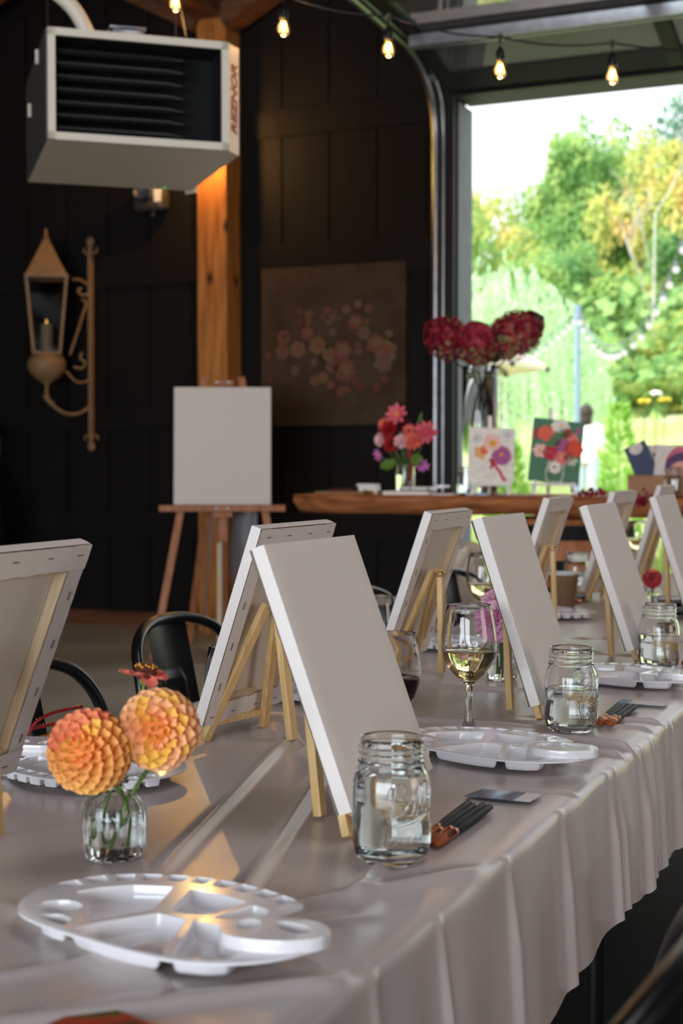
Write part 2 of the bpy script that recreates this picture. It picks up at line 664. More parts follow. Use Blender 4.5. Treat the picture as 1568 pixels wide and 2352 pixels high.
for (y, z) in ((8.36, 3.48), (7.78, 3.64)):
    b = MB()
    b.box((-2.985, y, z), (0.13, 0.16, 0.006), Matrix.Rotation(R(20), 3, 'X'))
    b.box((-3.03, y, z + 0.03), (0.012, 0.12, 0.09))
    b.tube([(-3.12, y, z + 0.02), (-2.93, y, z + 0.02)], 0.012, 10)
    b.lathe([(0, -0.012), (0.028, -0.012), (0.028, 0.012), (0, 0.012)], 14, (-3.06, y, z + 0.02), Matrix.Rotation(R(90), 3, 'Y'))
    for q in (-0.04, 0.0, 0.04):
        b.sphere((-2.96, y + q, z - 0.006), 0.009, 1)
    b.build('roller_hinge', M['steel'], door, 40)

# ================================================================== TABLE
TX0, TX1, TY0, TY1, TZ = -1.165, -0.425, 0.42, 5.06, 0.75
t = thing('folding_table', 'long banquet table under the taupe plastic tablecloth', 'table', (-0.795, 2.74, 0))
b = MB()
b.box((0, 0, 0.724), (0.722, 4.60, 0.036), bev=0.006)
b.build('tabletop', M['black_plastic'], t)
for sx in (-1, 1):
    for sy in (-1, -0.33, 0.33, 1):
        b = MB()
        b.tube([(sx * 0.3, sy * 2.1, 0), (sx * 0.3, sy * 2.1, 0.706)], 0.014, 10)
        b.build('leg', M['black_metal'], t)

b = MB()
b.box((0.35, 2.3, 0.006), (2.9, 4.0, 0.012), bev=0.004)  # dark sheet added to deepen the shade on the floor here
tag(b.build('floor_mat', M['black_matte'], smooth=None), 'dark mat on the floor beneath the corner chair', 'mat')

# tablecloth: one sheet over the top with hanging sides, pressed creases and slack ridges
RIDGES = [  # x0,y0,x1,y1,height,width
    (-0.70, 1.17, -0.87, 1.78, 0.0042, 0.012), (-0.585, 1.10, -0.74, 1.62, 0.0036, 0.013), (-0.50, 1.17, -0.52, 1.28, 0.003, 0.012),
    (-0.90, 1.10, -1.16, 1.60, 0.0030, 0.02), (-0.84, 1.02, -1.15, 1.28, 0.0030, 0.016), (-0.80, 0.92, -1.1, 1.12, 0.0026, 0.02),
    (-0.64, 1.84, -0.43, 1.90, 0.0035, 0.010), (-0.66, 1.96, -0.42, 1.955, 0.0045, 0.014), (-0.60, 2.125, -0.42, 2.165, 0.0028, 0.008),
    (-0.75, 2.05, -0.42, 2.10, 0.0022, 0.010), (-0.70, 2.6, -0.42, 2.66, 0.003, 0.012), (-0.8, 3.1, -0.42, 3.16, 0.003, 0.012),
    (-1.16, 2.3, -0.7, 2.36, 0.003, 0.012), (-0.95, 2.0, -0.62, 2.04, 0.0026, 0.014), (-0.43, 1.30, -0.62, 1.0, 0.0026, 0.02),
    (-0.55, 0.92, -0.75, 1.02, 0.0026, 0.016), (-1.0, 2.9, -0.6, 2.86, 0.003, 0.012), (-1.0, 3.6, -0.5, 3.7, 0.003, 0.012),
    (-0.52, 1.60, -0.43, 1.66, 0.002, 0.008), (-0.93, 1.9, -0.80, 1.72, 0.002, 0.01), (-0.82, 1.75, -0.70, 1.92, 0.002, 0.01),
    (-0.62, 0.80, -0.43, 0.98, 0.003, 0.02), (-0.72, 0.82, -0.50, 1.10, 0.002, 0.015)]


def cloth_top(x, y):
    z = 0.0012 * noise.noise(Vector((x * 5, y * 3, 1.3))) + 0.0007 * noise.noise(Vector((x * 16 + 3, y * 6, 4.1)))
    for x0, y0, x1, y1, h, wd in RIDGES:
        dx, dy = x1 - x0, y1 - y0
        L2 = dx * dx + dy * dy
        tt = ((x - x0) * dx + (y - y0) * dy) / L2
        if -0.25 < tt < 1.25:
            px, py = x0 + dx * tt, y0 + dy * tt
            d = math.hypot(x - px, y - py)
            if d < wd * 3:
                e = 1.0 if 0.1 < tt < 0.9 else max(0.0, 1 - abs((tt - 0.1) if tt < 0.5 else (tt - 0.9)) / 0.34)
                z += 2.1 * h * math.exp(-(d / (0.75 * wd)) ** 2) * e * e * (3 - 2 * e)
    return max(z, -0.001) + 0.0015


FOLDS = [(0.62, 0.010, 0.008), (0.80, 0.010, 0.009), (1.02, 0.010, 0.008), (1.17, 0.011, 0.006), (1.372, 0.013, 0.007), (1.58, 0.015, 0.008), (1.80, 0.013, 0.007), (1.835, 0.008, 0.006), (1.965, 0.020, 0.014), (1.995, 0.012, 0.008), (2.06, 0.010, 0.010), (2.21, 0.018, 0.016),
         (2.45, 0.014, 0.03), (2.7, 0.016, 0.03), (3.0, 0.014, 0.03), (3.35, 0.016, 0.03), (3.7, 0.016, 0.03), (4.1, 0.015, 0.03), (4.5, 0.016, 0.03)]


def fold(y, side):
    v = 0.006 * noise.noise(Vector((y * 5.0, 2.0 + side, 0))) + 0.004 * noise.noise(Vector((y * 13.0, 7.0 + side, 0)))
    for yc, h, wd in FOLDS:
        v += 0.62 * h * math.exp(-((y - yc) / wd) ** 2)
        v += 0.007 * math.exp(-((y - yc - 0.06) / 0.06) ** 2)
    return v


def hem(y, side):
    z = 0.548 + 0.012 * noise.noise(Vector((y * 3.1, 5.0 + side, 0)))
    for yc, h, wd in FOLDS:
        d = y - yc
        if -0.012 < d < 0.2:
            z += (0.55 * h + 0.002) * (1 - d / 0.2) * min(1, (d + 0.012) / 0.024)
    return z


ys = [TY0 + 0.004 * j for j in range(500)] + [TY0 + 2.0 + 0.010 * j for j in range(264)]
ys.append(TY1)
NV = len(ys) - 1
prof = []
for i in range(17):
    prof.append(('L', 1 - i / 16))
for i in range(1, 190):
    prof.append(('T', i / 190))
for i in range(23):
    prof.append(('R', i / 22))
b = MB()
V = []
for kd, s in prof:
    row = []
    for y in ys:
        if kd == 'T':
            x = TX0 + (TX1 - TX0) * s
            ed = min(x - TX0, TX1 - x)
            z = TZ + cloth_top(x, y) - (0.006 * math.exp(-ed / 0.006))
        else:
            sd_ = -1 if kd == 'L' else 1
            hz = hem(y, sd_)
            dp = (TZ - 0.004 - hz) * s
            z = TZ - 0.004 - dp
            ff = fold(y, sd_)
            k_ = min(1.0, s * 2.2)
            x = (TX1 if sd_ > 0 else TX0) + sd_ * (0.004 + 0.012 * s + ff * (0.25 + 0.75 * k_) * 1.0)
            if s == 0:
                x = (TX1 if sd_ > 0 else TX0) + sd_ * (0.003 + ff * 0.15)
        row.append(b.bm.verts.new((x, y, z)))
    V.append(row)
for A, B in zip(V, V[1:]):
    for j in range(NV):
        b.bm.faces.new((A[j], A[j + 1], B[j + 1], B[j]))
tag(b.build('tablecloth', M['cloth'], smooth=180), 'taupe satin plastic tablecloth with creases draped over the long table', 'tablecloth')


# ------------------------------------------------------------------ stretched canvases on mini easels
CW, CH, CT = 0.228, 0.288, 0.018


def canvas_mesh(W=CW, Hh=CH, T=CT):
    """front sheet wrapped round the edges and folded on to the back; x = front normal, y across, z up"""
    b = MB()
    n = 18

    def front(u, v):
        y, z = (u - 0.5) * W, v * Hh
        e = min(u, 1 - u, v, 1 - v)
        return (-0.0016 * min(1, e * 6) * (0.6 + 0.4 * noise.noise(Vector((u * 3, v * 3, 0)))) - (0.002 * max(0, 1 - e / 0.02)), y, z)
    b.grid(front, n, n)
    # edges
    for (y0, z0, y1, z1) in ((-W / 2, 0, W / 2, 0), (W / 2, 0, W / 2, Hh), (W / 2, Hh, -W / 2, Hh), (-W / 2, Hh, -W / 2, 0)):
        def side(u, v, a=(y0, z0, y1, z1)):
            y = a[0] + (a[2] - a[0]) * u
            z = a[1] + (a[3] - a[1]) * u
            cy, cz = y, z - Hh / 2
            bow = 1 + 0.004 * math.sin(PI * v)
            return (-0.002 - (T - 0.003) * v, cy * bow, Hh / 2 + cz * bow)
        b.grid(side, 16, 3)
    # folded band on the back
    g = 0.030
    for (y0, z0, y1, z1, iy, iz) in ((-W / 2, 0, W / 2, 0, 0, 1), (W / 2, 0, W / 2, Hh, -1, 0), (W / 2, Hh, -W / 2, Hh, 0, -1), (-W / 2, Hh, -W / 2, 0, 1, 0)):
        def band(u, v, a=(y0, z0, y1, z1, iy, iz)):
            y = a[0] + (a[2] - a[0]) * u
            z = a[1] + (a[3] - a[1]) * u
            gg = g * v * (1 + 0.06 * noise.noise(Vector((u * 9, a[0] * 9, a[1] * 9))))
            m_ = min(u, 1 - u) * (W if a[4] == 0 else Hh)
            cut = max(0.0, gg - m_)
            cy = y + a[4] * gg
            cz = z + a[5] * gg
            if a[4] == 0:
                cy = max(-W / 2 + 0.0, min(W / 2, cy))
            bump = 0.0012 * abs(noise.noise(Vector((u * 14, v * 5, a[0] + a[1]))))
            flap = 0.0014 if a[4] == 0 else 0.0
            return (-T - 0.0004 - bump - flap, cy, cz)
        b.grid(band, 22, 4)
    return b


def canvas_back(W=CW, Hh=CH, T=CT):
    b = MB()
    b.grid(lambda u, v: (-0.0045, (u - 0.5) * (W - 0.006), 0.003 + v * (Hh - 0.006)), 2, 2)
    return b


def stretcher(W, Hh, T, k):
    b = MB()
    g = 0.033
    x0, x1 = -0.005, -T
    if k == 0:
        b.box(((x0 + x1) / 2, 0, g / 2 + 0.002), (x0 - x1, W - 0.006, g - 0.004))
    elif k == 1:
        b.box(((x0 + x1) / 2, 0, Hh - g / 2 - 0.002), (x0 - x1, W - 0.006, g - 0.004))
    else:
        s = -1 if k == 2 else 1
        b.box(((x0 + x1) / 2, s * (W / 2 - g / 2 - 0.002), Hh / 2), (x0 - x1, g - 0.004, Hh - 2 * g + 0.004))
    return b


CB = canvas_mesh().mesh('canvas_cloth', M['canvas'], 50)
CBK = canvas_back().mesh('canvas_reverse', M['canvas_raw'], None)
STR = [stretcher(CW, CH, CT, k).mesh('stretcher_bar', M['bar_wood'], None) for k in range(4)]


def staple_mesh(vert):
    b = MB()
    s = (0.0012, 0.0009, 0.011) if vert else (0.0012, 0.011, 0.0009)
    b.box((0, 0, 0), s)
    return b.mesh('staple', M['staple'], None)


STV, STH = staple_mesh(True), staple_mesh(False)


def child(name, me, parent, loc=(0, 0, 0), rot=None):
    o = bpy.data.objects.new(name, me)
    COL.objects.link(o)
    o.parent = parent
    o.location = loc
    if rot:
        o.rotation_euler = rot
    return o


def make_canvas(label, X, Y, zb, tilt, yaw, side, staples, group):
    t = thing('blank_canvas', label, 'canvas', (X, Y, zb), 0, group)
    t.rotation_euler = (0, -R(tilt), yaw + (0 if side > 0 else PI))
    t.rotation_mode = 'XYZ'
    child('canvas_cloth', CB, t)
    child('canvas_reverse', CBK, t)
    for k in range(4):
        child('stretcher_bar', STR[k], t)
    if staples:
        bx = -CT - 0.0024
        for q in (-0.095, -0.035, 0.03, 0.09):
            child('staple', STH, t, (bx, q, CH - 0.012))
            child('staple', STH, t, (bx, q + 0.01, 0.012))
        for q in (0.045, 0.105, 0.165, 0.225):
            child('staple', STV, t, (bx + 0.001, -CW / 2 + 0.013, q))
            child('staple', STV, t, (bx + 0.001, CW / 2 - 0.013, q + 0.012))
    return t


def make_easel(label, X, Y, yaw, side, zb, tilt, group, back=0.066):
    """origin under the canvas's lower front edge, +x the way the canvas faces"""
    t = thing('mini_easel', label, 'easel', (X, Y, TZ + 0.002), yaw + (0 if side > 0 else PI), group)
    tn = math.tan(R(tilt))
    ct = CT / math.cos(R(tilt)) + 0.0075

    def px(z):
        return -ct - tn * (z - zb + TZ + 0.002)
    ap = 0.192
    for s in (-1, 1):
        b = MB()
        a0, a1 = Vector((px(0.0), s * 0.070, 0.003)), Vector((px(ap), s * 0.011, ap))
        b.bar(a0, a1, 0.016, 0.009, up=(1, 0, 0), bev=0.0012)
        b.build('front_leg', M['pine'], t, None)
    b = MB()
    b.bar((px(ap) - 0.012, 0, ap - 0.012), (px(0) - back, 0, 0.003), 0.016, 0.010, up=(1, 0, 0), bev=0.0012)
    b.build('rear_leg', M['pine'], t, None)
    b = MB()
    zl = zb - TZ - 0.010
    b.box((px(zl) + 0.018, 0, zl), (0.036, 0.125, 0.008), bev=0.001)
    b.box((px(zl) + 0.036, 0, zl + 0.004), (0.006, 0.125, 0.016), bev=0.001)
    b.build('ledge', M['pine'], t, None)
    b = MB()
    b.box((px(ap) - 0.006, 0.004, ap - 0.004), (0.020, 0.014, 0.002), Matrix.Rotation(R(25), 3, 'Y'))
    b.tube([(px(ap) - 0.014, -0.010, ap - 0.006), (px(ap) - 0.014, 0.010, ap - 0.006)], 0.003, 8)
    b.sphere((px(ap) - 0.018, 0.003, ap - 0.003), 0.0028, 1)
    b.build('hinge', M['brass'], t, 40)
    return t


RIGHT = [(-0.570, 1.448, 0.787, 20.5, -1.2, 'nearest blank canvas facing right, standing directly behind the fullest water jar', 'pine mini easel propping the large nearest canvas that faces right'),
         (-0.577, 2.154, 0.787, 18.2, 0.8, 'blank canvas facing right beside the white wine glass, behind the second water jar', 'pine mini easel under the right-facing canvas beside the wine glass with white wine'),
         (-0.578, 2.815, 0.788, 18.9, -0.8, 'blank canvas facing right behind the third water jar, red dahlia beside its edge', 'pine mini easel under the right-facing canvas by the third water jar'),
         (-0.595, 3.53, 0.788, 18.2, -0.8, 'farthest right-facing blank canvas, cut by the right edge of the photo', 'pine mini easel under the right-facing canvas at the photo\'s right edge')]
LEFT = [(-1.035, 1.262, 0.788, 21.5, 2.0, 'blank canvas seen from its stapled back, cut off by the left edge of the photo', 'mini easel of the canvas cut off at the left edge'),
        (-0.977, 1.835, 0.785, 18.7, -1.6, 'blank canvas seen from behind with staples, its top corner meeting the nearest canvas', 'pine mini easel with three legs showing, left of the nearest canvas'),
        (-0.984, 2.500, 0.783, 18.8, 0.7, 'blank canvas seen from behind, against the dark wall left of the white wine glass', 'pine mini easel with brass hinge behind the stemless red wine glass'),
        (-0.997, 3.331, 0.786, 17.8, 1.1, 'blank canvas seen from behind in front of the oak barrel', 'pine mini easel beside the brown paper cup'),
        (-0.990, 4.020, 0.787, 17.2, -3.0, 'blank canvas seen from behind below the wooden print box\'s left corner', 'pine mini easel of the back-view canvas below the print box corner'),
        (-1.004, 4.728, 0.790, 15.8, -0.2, 'farthest back-view blank canvas, overlapping the wooden print box', 'farthest pine mini easel in front of the bright doorway')]
for X, Y, zb, tl, yw, lc, le in RIGHT:
    make_canvas(lc, X, Y, zb, tl, R(yw), 1, False, 'blank canvases facing the right-hand seats')
    make_easel(le, X, Y + {0: -0.028, 2: 0.03}.get(RIGHT.index((X, Y, zb, tl, yw, lc, le)), 0.004), R(yw), 1, zb, tl, 'mini easels of the right-hand seats')
for i, (X, Y, zb, tl, yw, lc, le) in enumerate(LEFT):
    make_canvas(lc, X, Y, zb, tl, R(yw), -1, i < 4, 'blank canvases facing the left-hand seats')
    make_easel(le, X, Y - (0.02 if i else 0.055), R(yw - (8 if i == 1 else 0)), -1, zb, tl, 'mini easels of the left-hand seats', 0.10 if i < 2 else 0.080)

# ------------------------------------------------------------------ paint palettes
mm = 0.001
OUT = [(-101, -74), (-109, -55), (-112, -34), (-108, -10), (-95, 16), (-74, 36), (-46, 49), (-11, 55), (23, 54), (62, 45), (94, 32), (114, 17), (121, 7), (117, -8)]
OUT2 = [(108, -34), (128, -50), (168, -66), (171, -78), (163, -95), (151, -113), (133, -129), (107, -141), (75, -145), (36, -138), (-4, -126), (-40, -114), (-70, -101), (-90, -88)]
outl = [p for p in catmull([(x, y, 0) for x, y in OUT + OUT2], 4, True)]
cen = Vector((25, -45, 0))


def toP(p, z):
    return Vector(((p[0] - cen.x) * mm, (p[1] - cen.y) * mm, z))


SMALL = [(-91, -4), (-77, 16), (-57, 29), (-36, 37), (-13, 42), (10, 43), (33, 40), (55, 34), (77, 26), (98, 15)]
WELLS = []
for i, c in enumerate(SMALL):
    a = Vector(SMALL[max(i - 1, 0)])
    d = Vector(SMALL[min(i + 1, 9)])
    tg = (d - a).normalized()
    nn = Vector((-tg.y, tg.x))
    c = Vector(c)
    wd, hd = 9.6, 9.0
    c = c + nn * 2.6
    WELLS.append(([c + tg * sx * wd * (0.85 if sy < 0 else 1) + nn * sy * hd for sx, sy in ((-1, -1), (1, -1), (1, 1), (-1, 1))], 11, 3))
WELLS.append(([Vector((-70 + 20 * math.cos(2 * PI * k / 20), -62 + 17 * math.sin(2 * PI * k / 20))) for k in range(20)], 13, 0))
WELLS += [([Vector(p) for p in q], 14, 4) for q in (
    [(-79, -22), (-66, -4), (-40, 14), (-4, 22), (8, -42), (-22, -86), (-36, -82), (-44, -62), (-50, -44)],
    [(12, 20), (42, 15), (74, 2), (56, -46), (22, -42)],
    [(-74, -88), (-58, -80), (-42, -88), (-40, -104), (-56, -99)],
    [(82, -4), (100, -12), (104, -30), (98, -44), (63, -46)],
    [(16, -50), (46, -56), (64, -140), (34, -135), (-4, -123), (-32, -111), (-18, -88)],
    [(52, -58), (80, -62), (90, -92), (118, -110), (116, -130), (100, -138), (72, -140)])]


def round_poly(poly, rad):
    """round the corners of a polygon of 2-D points"""
    out = []
    n = len(poly)
    for i in range(n):
        p, a, c = poly[i], poly[i - 1], poly[(i + 1) % n]
        da, dc = (a - p), (c - p)
        r = min(rad, da.length * 0.4, dc.length * 0.4)
        s, e = p + da.normalized() * r, p + dc.normalized() * r
        for k in range(4):
            t_ = k / 3
            out.append(s * (1 - t_) ** 2 + p * 2 * t_ * (1 - t_) + e * t_ * t_)
    return out


def palette_meshes():
    b = MB()
    bm = b.bm
    zt = 0.0185
    edges = []

    def loop(pts):
        vs = [bm.verts.new(p) for p in pts]
        es = [bm.edges.new((vs[i], vs[(i + 1) % len(vs)])) for i in range(len(vs))]
        return vs, es
    ov, oe = loop([toP(p, zt) for p in outl])
    edges += oe
    loops = []
    for poly, dep, rr in WELLS:
        pts = round_poly(poly, rr) if rr else poly
        wv, we = loop([toP((p.x, p.y), zt) for p in pts])
        edges += we
        loops.append((wv, pts, dep))
    bmesh.ops.triangle_fill(bm, edges=edges, use_beauty=True)
    for wv, pts, dep in loops:
        c = sum((Vector((p.x, p.y)) for p in pts), Vector((0, 0))) / len(pts)
        prev = wv
        for f, z in ((0.985, -0.6), (0.95, -dep * 0.6), (0.91, -dep + 1.6), (0.86, -dep)):
            if len(pts) > 30:
                f = 1 - (1 - f) * 0.45
            ring = [bm.verts.new(toP((c.x + (p.x - c.x) * f, c.y + (p.y - c.y) * f), zt + z * mm)) for p in pts]
            for i in range(len(ring)):
                j = (i + 1) % len(ring)
                bm.faces.new((prev[i], prev[j], ring[j], ring[i]))
            prev = ring
        bm.faces.new(prev)
    # rolled rim
    r1 = [bm.verts.new(toP((cen.x + (p[0] - cen.x) * 1.012, cen.y + (p[1] - cen.y) * 1.012), zt - 0.0006)) for p in outl]
    r2 = [bm.verts.new(toP((cen.x + (p[0] - cen.x) * 1.012, cen.y + (p[1] - cen.y) * 1.012), zt - 0.0026)) for p in outl]
    n = len(ov)
    for i in range(n):
        j = (i + 1) % n
        bm.faces.new((ov[i], ov[j], r1[j], r1[i]))
        bm.faces.new((r1[i], r1[j], r2[j], r2[i]))
    tray = b.mesh('tray', M['palette'], 35)
    # raised thumb rest with a hole and a small dished well
    b = MB()
    bm = b.bm
    EAR = [(91, -92), (90, -80), (98, -66), (122, -57), (150, -54), (168, -62), (176, -76), (172, -93), (152, -106), (127, -112), (104, -108)]
    ear = catmull([(x, y, 0) for x, y in EAR], 4, True)
    ze = 0.0285
    ov, oe = loop([toP(p, ze) for p in ear])
    hole = [Vector((146 + 17 * math.cos(2 * PI * k / 20), -75 + 12 * math.sin(2 * PI * k / 20))) for k in range(20)]
    hole = [Vector((146 + (p.x - 146) * 0.95 - (p.y + 75) * 0.3, -75 + (p.y + 75) * 0.95 - (p.x - 146) * 0.15)) for p in hole]
    hv, he = loop([toP((p.x, p.y), ze) for p in hole])
    wl = [Vector((109 + 11 * math.cos(2 * PI * k / 18), -80 + 13 * math.sin(2 * PI * k / 18))) for k in range(18)]
    wv, we = loop([toP((p.x, p.y), ze) for p in wl])
    bmesh.ops.triangle_fill(bm, edges=oe + he + we, use_beauty=True)

    def drop(vs, pts, c, steps, close):
        prev = vs
        for f, z in steps:
            ring = [bm.verts.new(toP((c[0] + (p[0] - c[0]) * f, c[1] + (p[1] - c[1]) * f), z)) for p in pts]
            for i in range(len(ring)):
                j = (i + 1) % len(ring)
                bm.faces.new((prev[i], prev[j], ring[j], ring[i]))
            prev = ring
        if close:
            bm.faces.new(prev)
    drop(ov, ear, (133, -83), ((1.015, ze - 0.001), (1.02, ze - 0.004), (1.02, 0.0186)), False)
    drop(hv, [(p.x, p.y) for p in hole], (146, -75), ((0.99, ze - 0.001), (0.98, 0.0186)), False)
    drop(wv, [(p.x, p.y) for p in wl], (109, -80), ((0.85, ze - 0.003), (0.6, ze - 0.0045)), True)
    return tray, b.mesh('thumb_rest', M['palette'], 35)


TRAY, EARM = palette_meshes()
PAL = [(-0.602, 1.020, 4, 'large white paint palette lying nearest, in front of the orange dahlias'),
       (-0.580, 1.815, 0, 'white paint palette at the foot of the white wine glass, right of the nearest canvas'),
       (-0.560, 2.53, 2, 'white paint palette behind the half-full second water jar at the right edge'),
       (-1.005, 1.500, 180, 'white paint palette behind the orange dahlias near the red glasses'),
       (-1.000, 2.17, 178, 'white paint palette glimpsed between the two nearest leaning canvases'),
       (-0.985, 2.85, 182, 'white paint palette behind the wine glass under the back-view canvas'),
       (-0.985, 3.52, 176, 'white paint palette at the foot of the brown paper cup'),
       (-1.02, 4.38, 180, 'small far white paint palette beyond the paper cup')]
for x, y, a, lb in PAL:
    t = thing('paint_palette', lb, 'palette', (x, y, TZ + 0.002), R(a), 'white paint palettes on the table')
    child('tray', TRAY, t)
    child('thumb_rest', EARM, t)


# ------------------------------------------------------------------ mason jars
def jar_profile(h, r, rn):
    k = h / 0.122
    o = [(0, 0.004 * k), (0.018, 0.003 * k), (r * 0.74, 0.0), (r * 0.86, 0.003 * k), (r * 0.95, 0.010 * k), (r, 0.020 * k), (r, 0.070 * k), (r * 0.985, 0.080 * k), (r * 0.93, 0.088 * k), (rn * 1.02, 0.0945 * k),
         (rn, 0.0965 * k), (rn * 1.05, 0.0975 * k), (rn * 1.06, 0.0990 * k), (rn * 1.0, 0.1005 * k), (rn, 0.106 * k), (rn * 1.04, 0.1075 * k), (rn * 1.0, 0.109 * k), (rn, 0.112 * k), (rn * 1.035, 0.1135 * k),
         (rn, 0.115 * k), (rn, 0.119 * k), (rn * 0.99, 0.1215 * k), (rn * 0.965, 0.122 * k), (rn * 0.94, 0.1212 * k)]
    wt = 0.0030
    i = [(rn * 0.93, 0.115 * k), (rn - wt, 0.100 * k), (rn - wt * 0.9, 0.0945 * k), (r * 0.93 - wt, 0.0875 * k), (r - wt, 0.076 * k), (r - wt, 0.022 * k), (r * 0.93 - wt, 0.0125 * k), (r * 0.75, 0.0075 * k), (0, 0.0065 * k)]
    return o + i


def inner_r(h, r, rn, z):
    P = jar_profile(h, r, rn)[-9:][::-1]
    for a, c in zip(P, P[1:]):
        if a[1] <= z <= c[1]:
            f = (z - a[1]) / max(1e-6, c[1] - a[1])
            return a[0] + (c[0] - a[0]) * f
    return P[-1][0]


def emboss(me, r, z0, ang):
    """wrap flat lettering round a jar of radius r, centred at height z0 facing angle ang"""
    for v in me.vertices:
        a = ang + v.co.x / r
        rr = r + v.co.z
        v.co = Vector((rr * math.cos(a), rr * math.sin(a), z0 + v.co.y))
    return me


def make_jar(label, x, y, z, h, r, rn, level, ang=None, group=None, mat='water'):
    t = thing('mason_jar', label, 'jar', (x, y, z), 0, group)
    b = MB()
    b.lathe(jar_profile(h, r, rn), 44)
    b.build('glass_body', M['glass'], t, 60)
    if level:
        b = MB()
        k = h / 0.122
        pr = [(0, 0.0067 * k), (r * 0.75, 0.0077 * k), (r * 0.93 - 0.0028, 0.0126 * k), (r - 0.0028, 0.022 * k)]
        for q in (0.4, 0.7, 0.85, 0.93):
            zz = 0.022 * k + (level - 0.022 * k) * q
            pr.append((inner_r(h, r, rn, zz) + 0.0002, zz))
        ri = inner_r(h, r, rn, level) + 0.0002
        pr += [(ri, level), (ri - 0.001, level - 0.0006), (ri - 0.003, level - 0.001), (0, level - 0.001)]
        b.lathe(pr, 44)
        b.build('water', M[mat], t, 60)
    if ang is not None:
        me = emboss(text_mesh('MASON', 0.0105, 0.0008), r, h * 0.235, ang)
        me.materials.append(M['glass'])
        child('embossed_word', me, t)
        # raised script with a swash under it
        b = MB()
        S_ = [[(-20, 16), (-18, 24), (-12, 29), (-13, 18), (-17, -4), (-18, -8)], [(-12, 29), (-4, 30), (-1, 24), (-6, 16), (-13, 13), (-3, 12), (1, 5), (-4, -4), (-12, -7), (-18, -8)],
              [(11, 6), (6, 9), (2, 3), (3, -5), (8, -5), (11, 3), (12, 8), (11, -3), (13, -6), (16, -3)], [(16, -3), (20, 12), (22, 26), (19, 27), (17, 12), (17, -3), (20, -5), (23, -2)],
              [(23, -2), (27, 14), (29, 28), (26, 29), (24, 13), (24, -2), (27, -5), (31, 0)], [(-16, -17), (0, -14), (16, -10), (33, -4), (20, -12), (4, -17), (-8, -19), (-16, -17)]]
        for st in S_:
            pts = catmull([(p[0] * 0.00085, p[1] * 0.00085, 0) for p in st], 5)
            b.tube([((r + 0.0002) * math.cos(ang + p.x / r), (r + 0.0002) * math.sin(ang + p.x / r), h * 0.47 + p.y) for p in pts], 0.0011, 6)
        b.build('embossed_script', M['glass'], t, 60)
    return t


JG = 'jars of rinse water on the table'
make_jar('large nearest mason jar almost full of water, with raised script and MASON lettering', -0.517, 1.300, TZ + 0.002, 0.122, 0.0385, 0.0315, 0.087, R(-48), JG)
make_jar('half-full mason jar in front of the second right-facing canvas, brushes beside it', -0.529, 2.035, TZ + 0.002, 0.122, 0.0385, 0.0315, 0.064, R(-30), JG)
make_jar('half-full mason jar at the right edge, third from the front', -0.540, 2.728, TZ + 0.002, 0.122, 0.0385, 0.0315, 0.064, None, JG)
make_jar('far mason jar standing behind the brown paper cup', -1.075, 4.19, TZ + 0.002, 0.122, 0.0385, 0.0315, 0.06, None, JG)


# ------------------------------------------------------------------ glasses
def liquid(b, inner, level):
    pr = []
    for a, c in zip(inner, inner[1:]):
        if c[1] <= level:
            pr += [a] if not pr else []
            pr.append(c)
        else:
            f = (level - a[1]) / (c[1] - a[1])
            r = a[0] + (c[0] - a[0]) * f
            if not pr:
                pr.append(a)
            pr += [(r, level), (r - 0.0015, level - 0.0008), (0, level - 0.0008)]
            break
    b.lathe([(p[0] + (0.0002 if p[0] > 0.001 else 0), p[1]) for p in pr], 40)


def wine_glass(label, x, y, level, wine, group, sc=1.0):
    t = thing('wine_glass', label, 'wine glass', (x, y, TZ + 0.002), 0, group)
    t.scale = (sc, sc, sc)
    out = [(0, 0.001), (0.020, 0.0), (0.034, 0.0), (0.0345, 0.0012), (0.033, 0.0022), (0.020, 0.0045), (0.0105, 0.011), (0.0068, 0.021), (0.0052, 0.036), (0.0050, 0.060), (0.0064, 0.072), (0.0125, 0.079), (0.0225, 0.088), (0.032, 0.100), (0.0382, 0.113), (0.0400, 0.125),
           (0.0395, 0.140), (0.0372, 0.158), (0.0335, 0.176), (0.0312, 0.186), (0.0309, 0.187), (0.0304, 0.1868)]
    inn = [(0.0302, 0.186), (0.0325, 0.176), (0.0362, 0.158), (0.0386, 0.140), (0.0391, 0.125), (0.0372, 0.1135), (0.0310, 0.1012), (0.0213, 0.0893), (0.0105, 0.0815), (0, 0.0795)]
    b = MB()
    b.lathe(out + inn, 44)
    b.build('glass', M['thin_glass'], t, 60)
    if wine:
        b = MB()
        liquid(b, inn[::-1], level)
        b.build('wine', M[wine], t, 60)
    return t


def stemless(label, x, y, level, wine, group, sc=1.0):
    t = thing('stemless_glass', label, 'glass', (x, y, TZ + 0.002), 0, group)
    t.scale = (sc, sc, sc)
    out = [(0, 0.001), (0.018, 0.0), (0.026, 0.002), (0.037, 0.018), (0.0435, 0.038), (0.0455, 0.056), (0.0445, 0.075), (0.041, 0.098), (0.0375, 0.117), (0.037, 0.118), (0.0364, 0.1178)]
    inn = [(0.0362, 0.117), (0.0398, 0.098), (0.0434, 0.075), (0.0444, 0.056), (0.0424, 0.039), (0.0358, 0.0195), (0.025, 0.0055), (0, 0.0045)]
    b = MB()
    b.lathe(out + inn, 44)
    b.build('glass', M['thin_glass'], t, 60)
    if wine:
        b = MB()
        liquid(b, inn[::-1], level)
        b.build('wine', M[wine], t, 60)
    return t


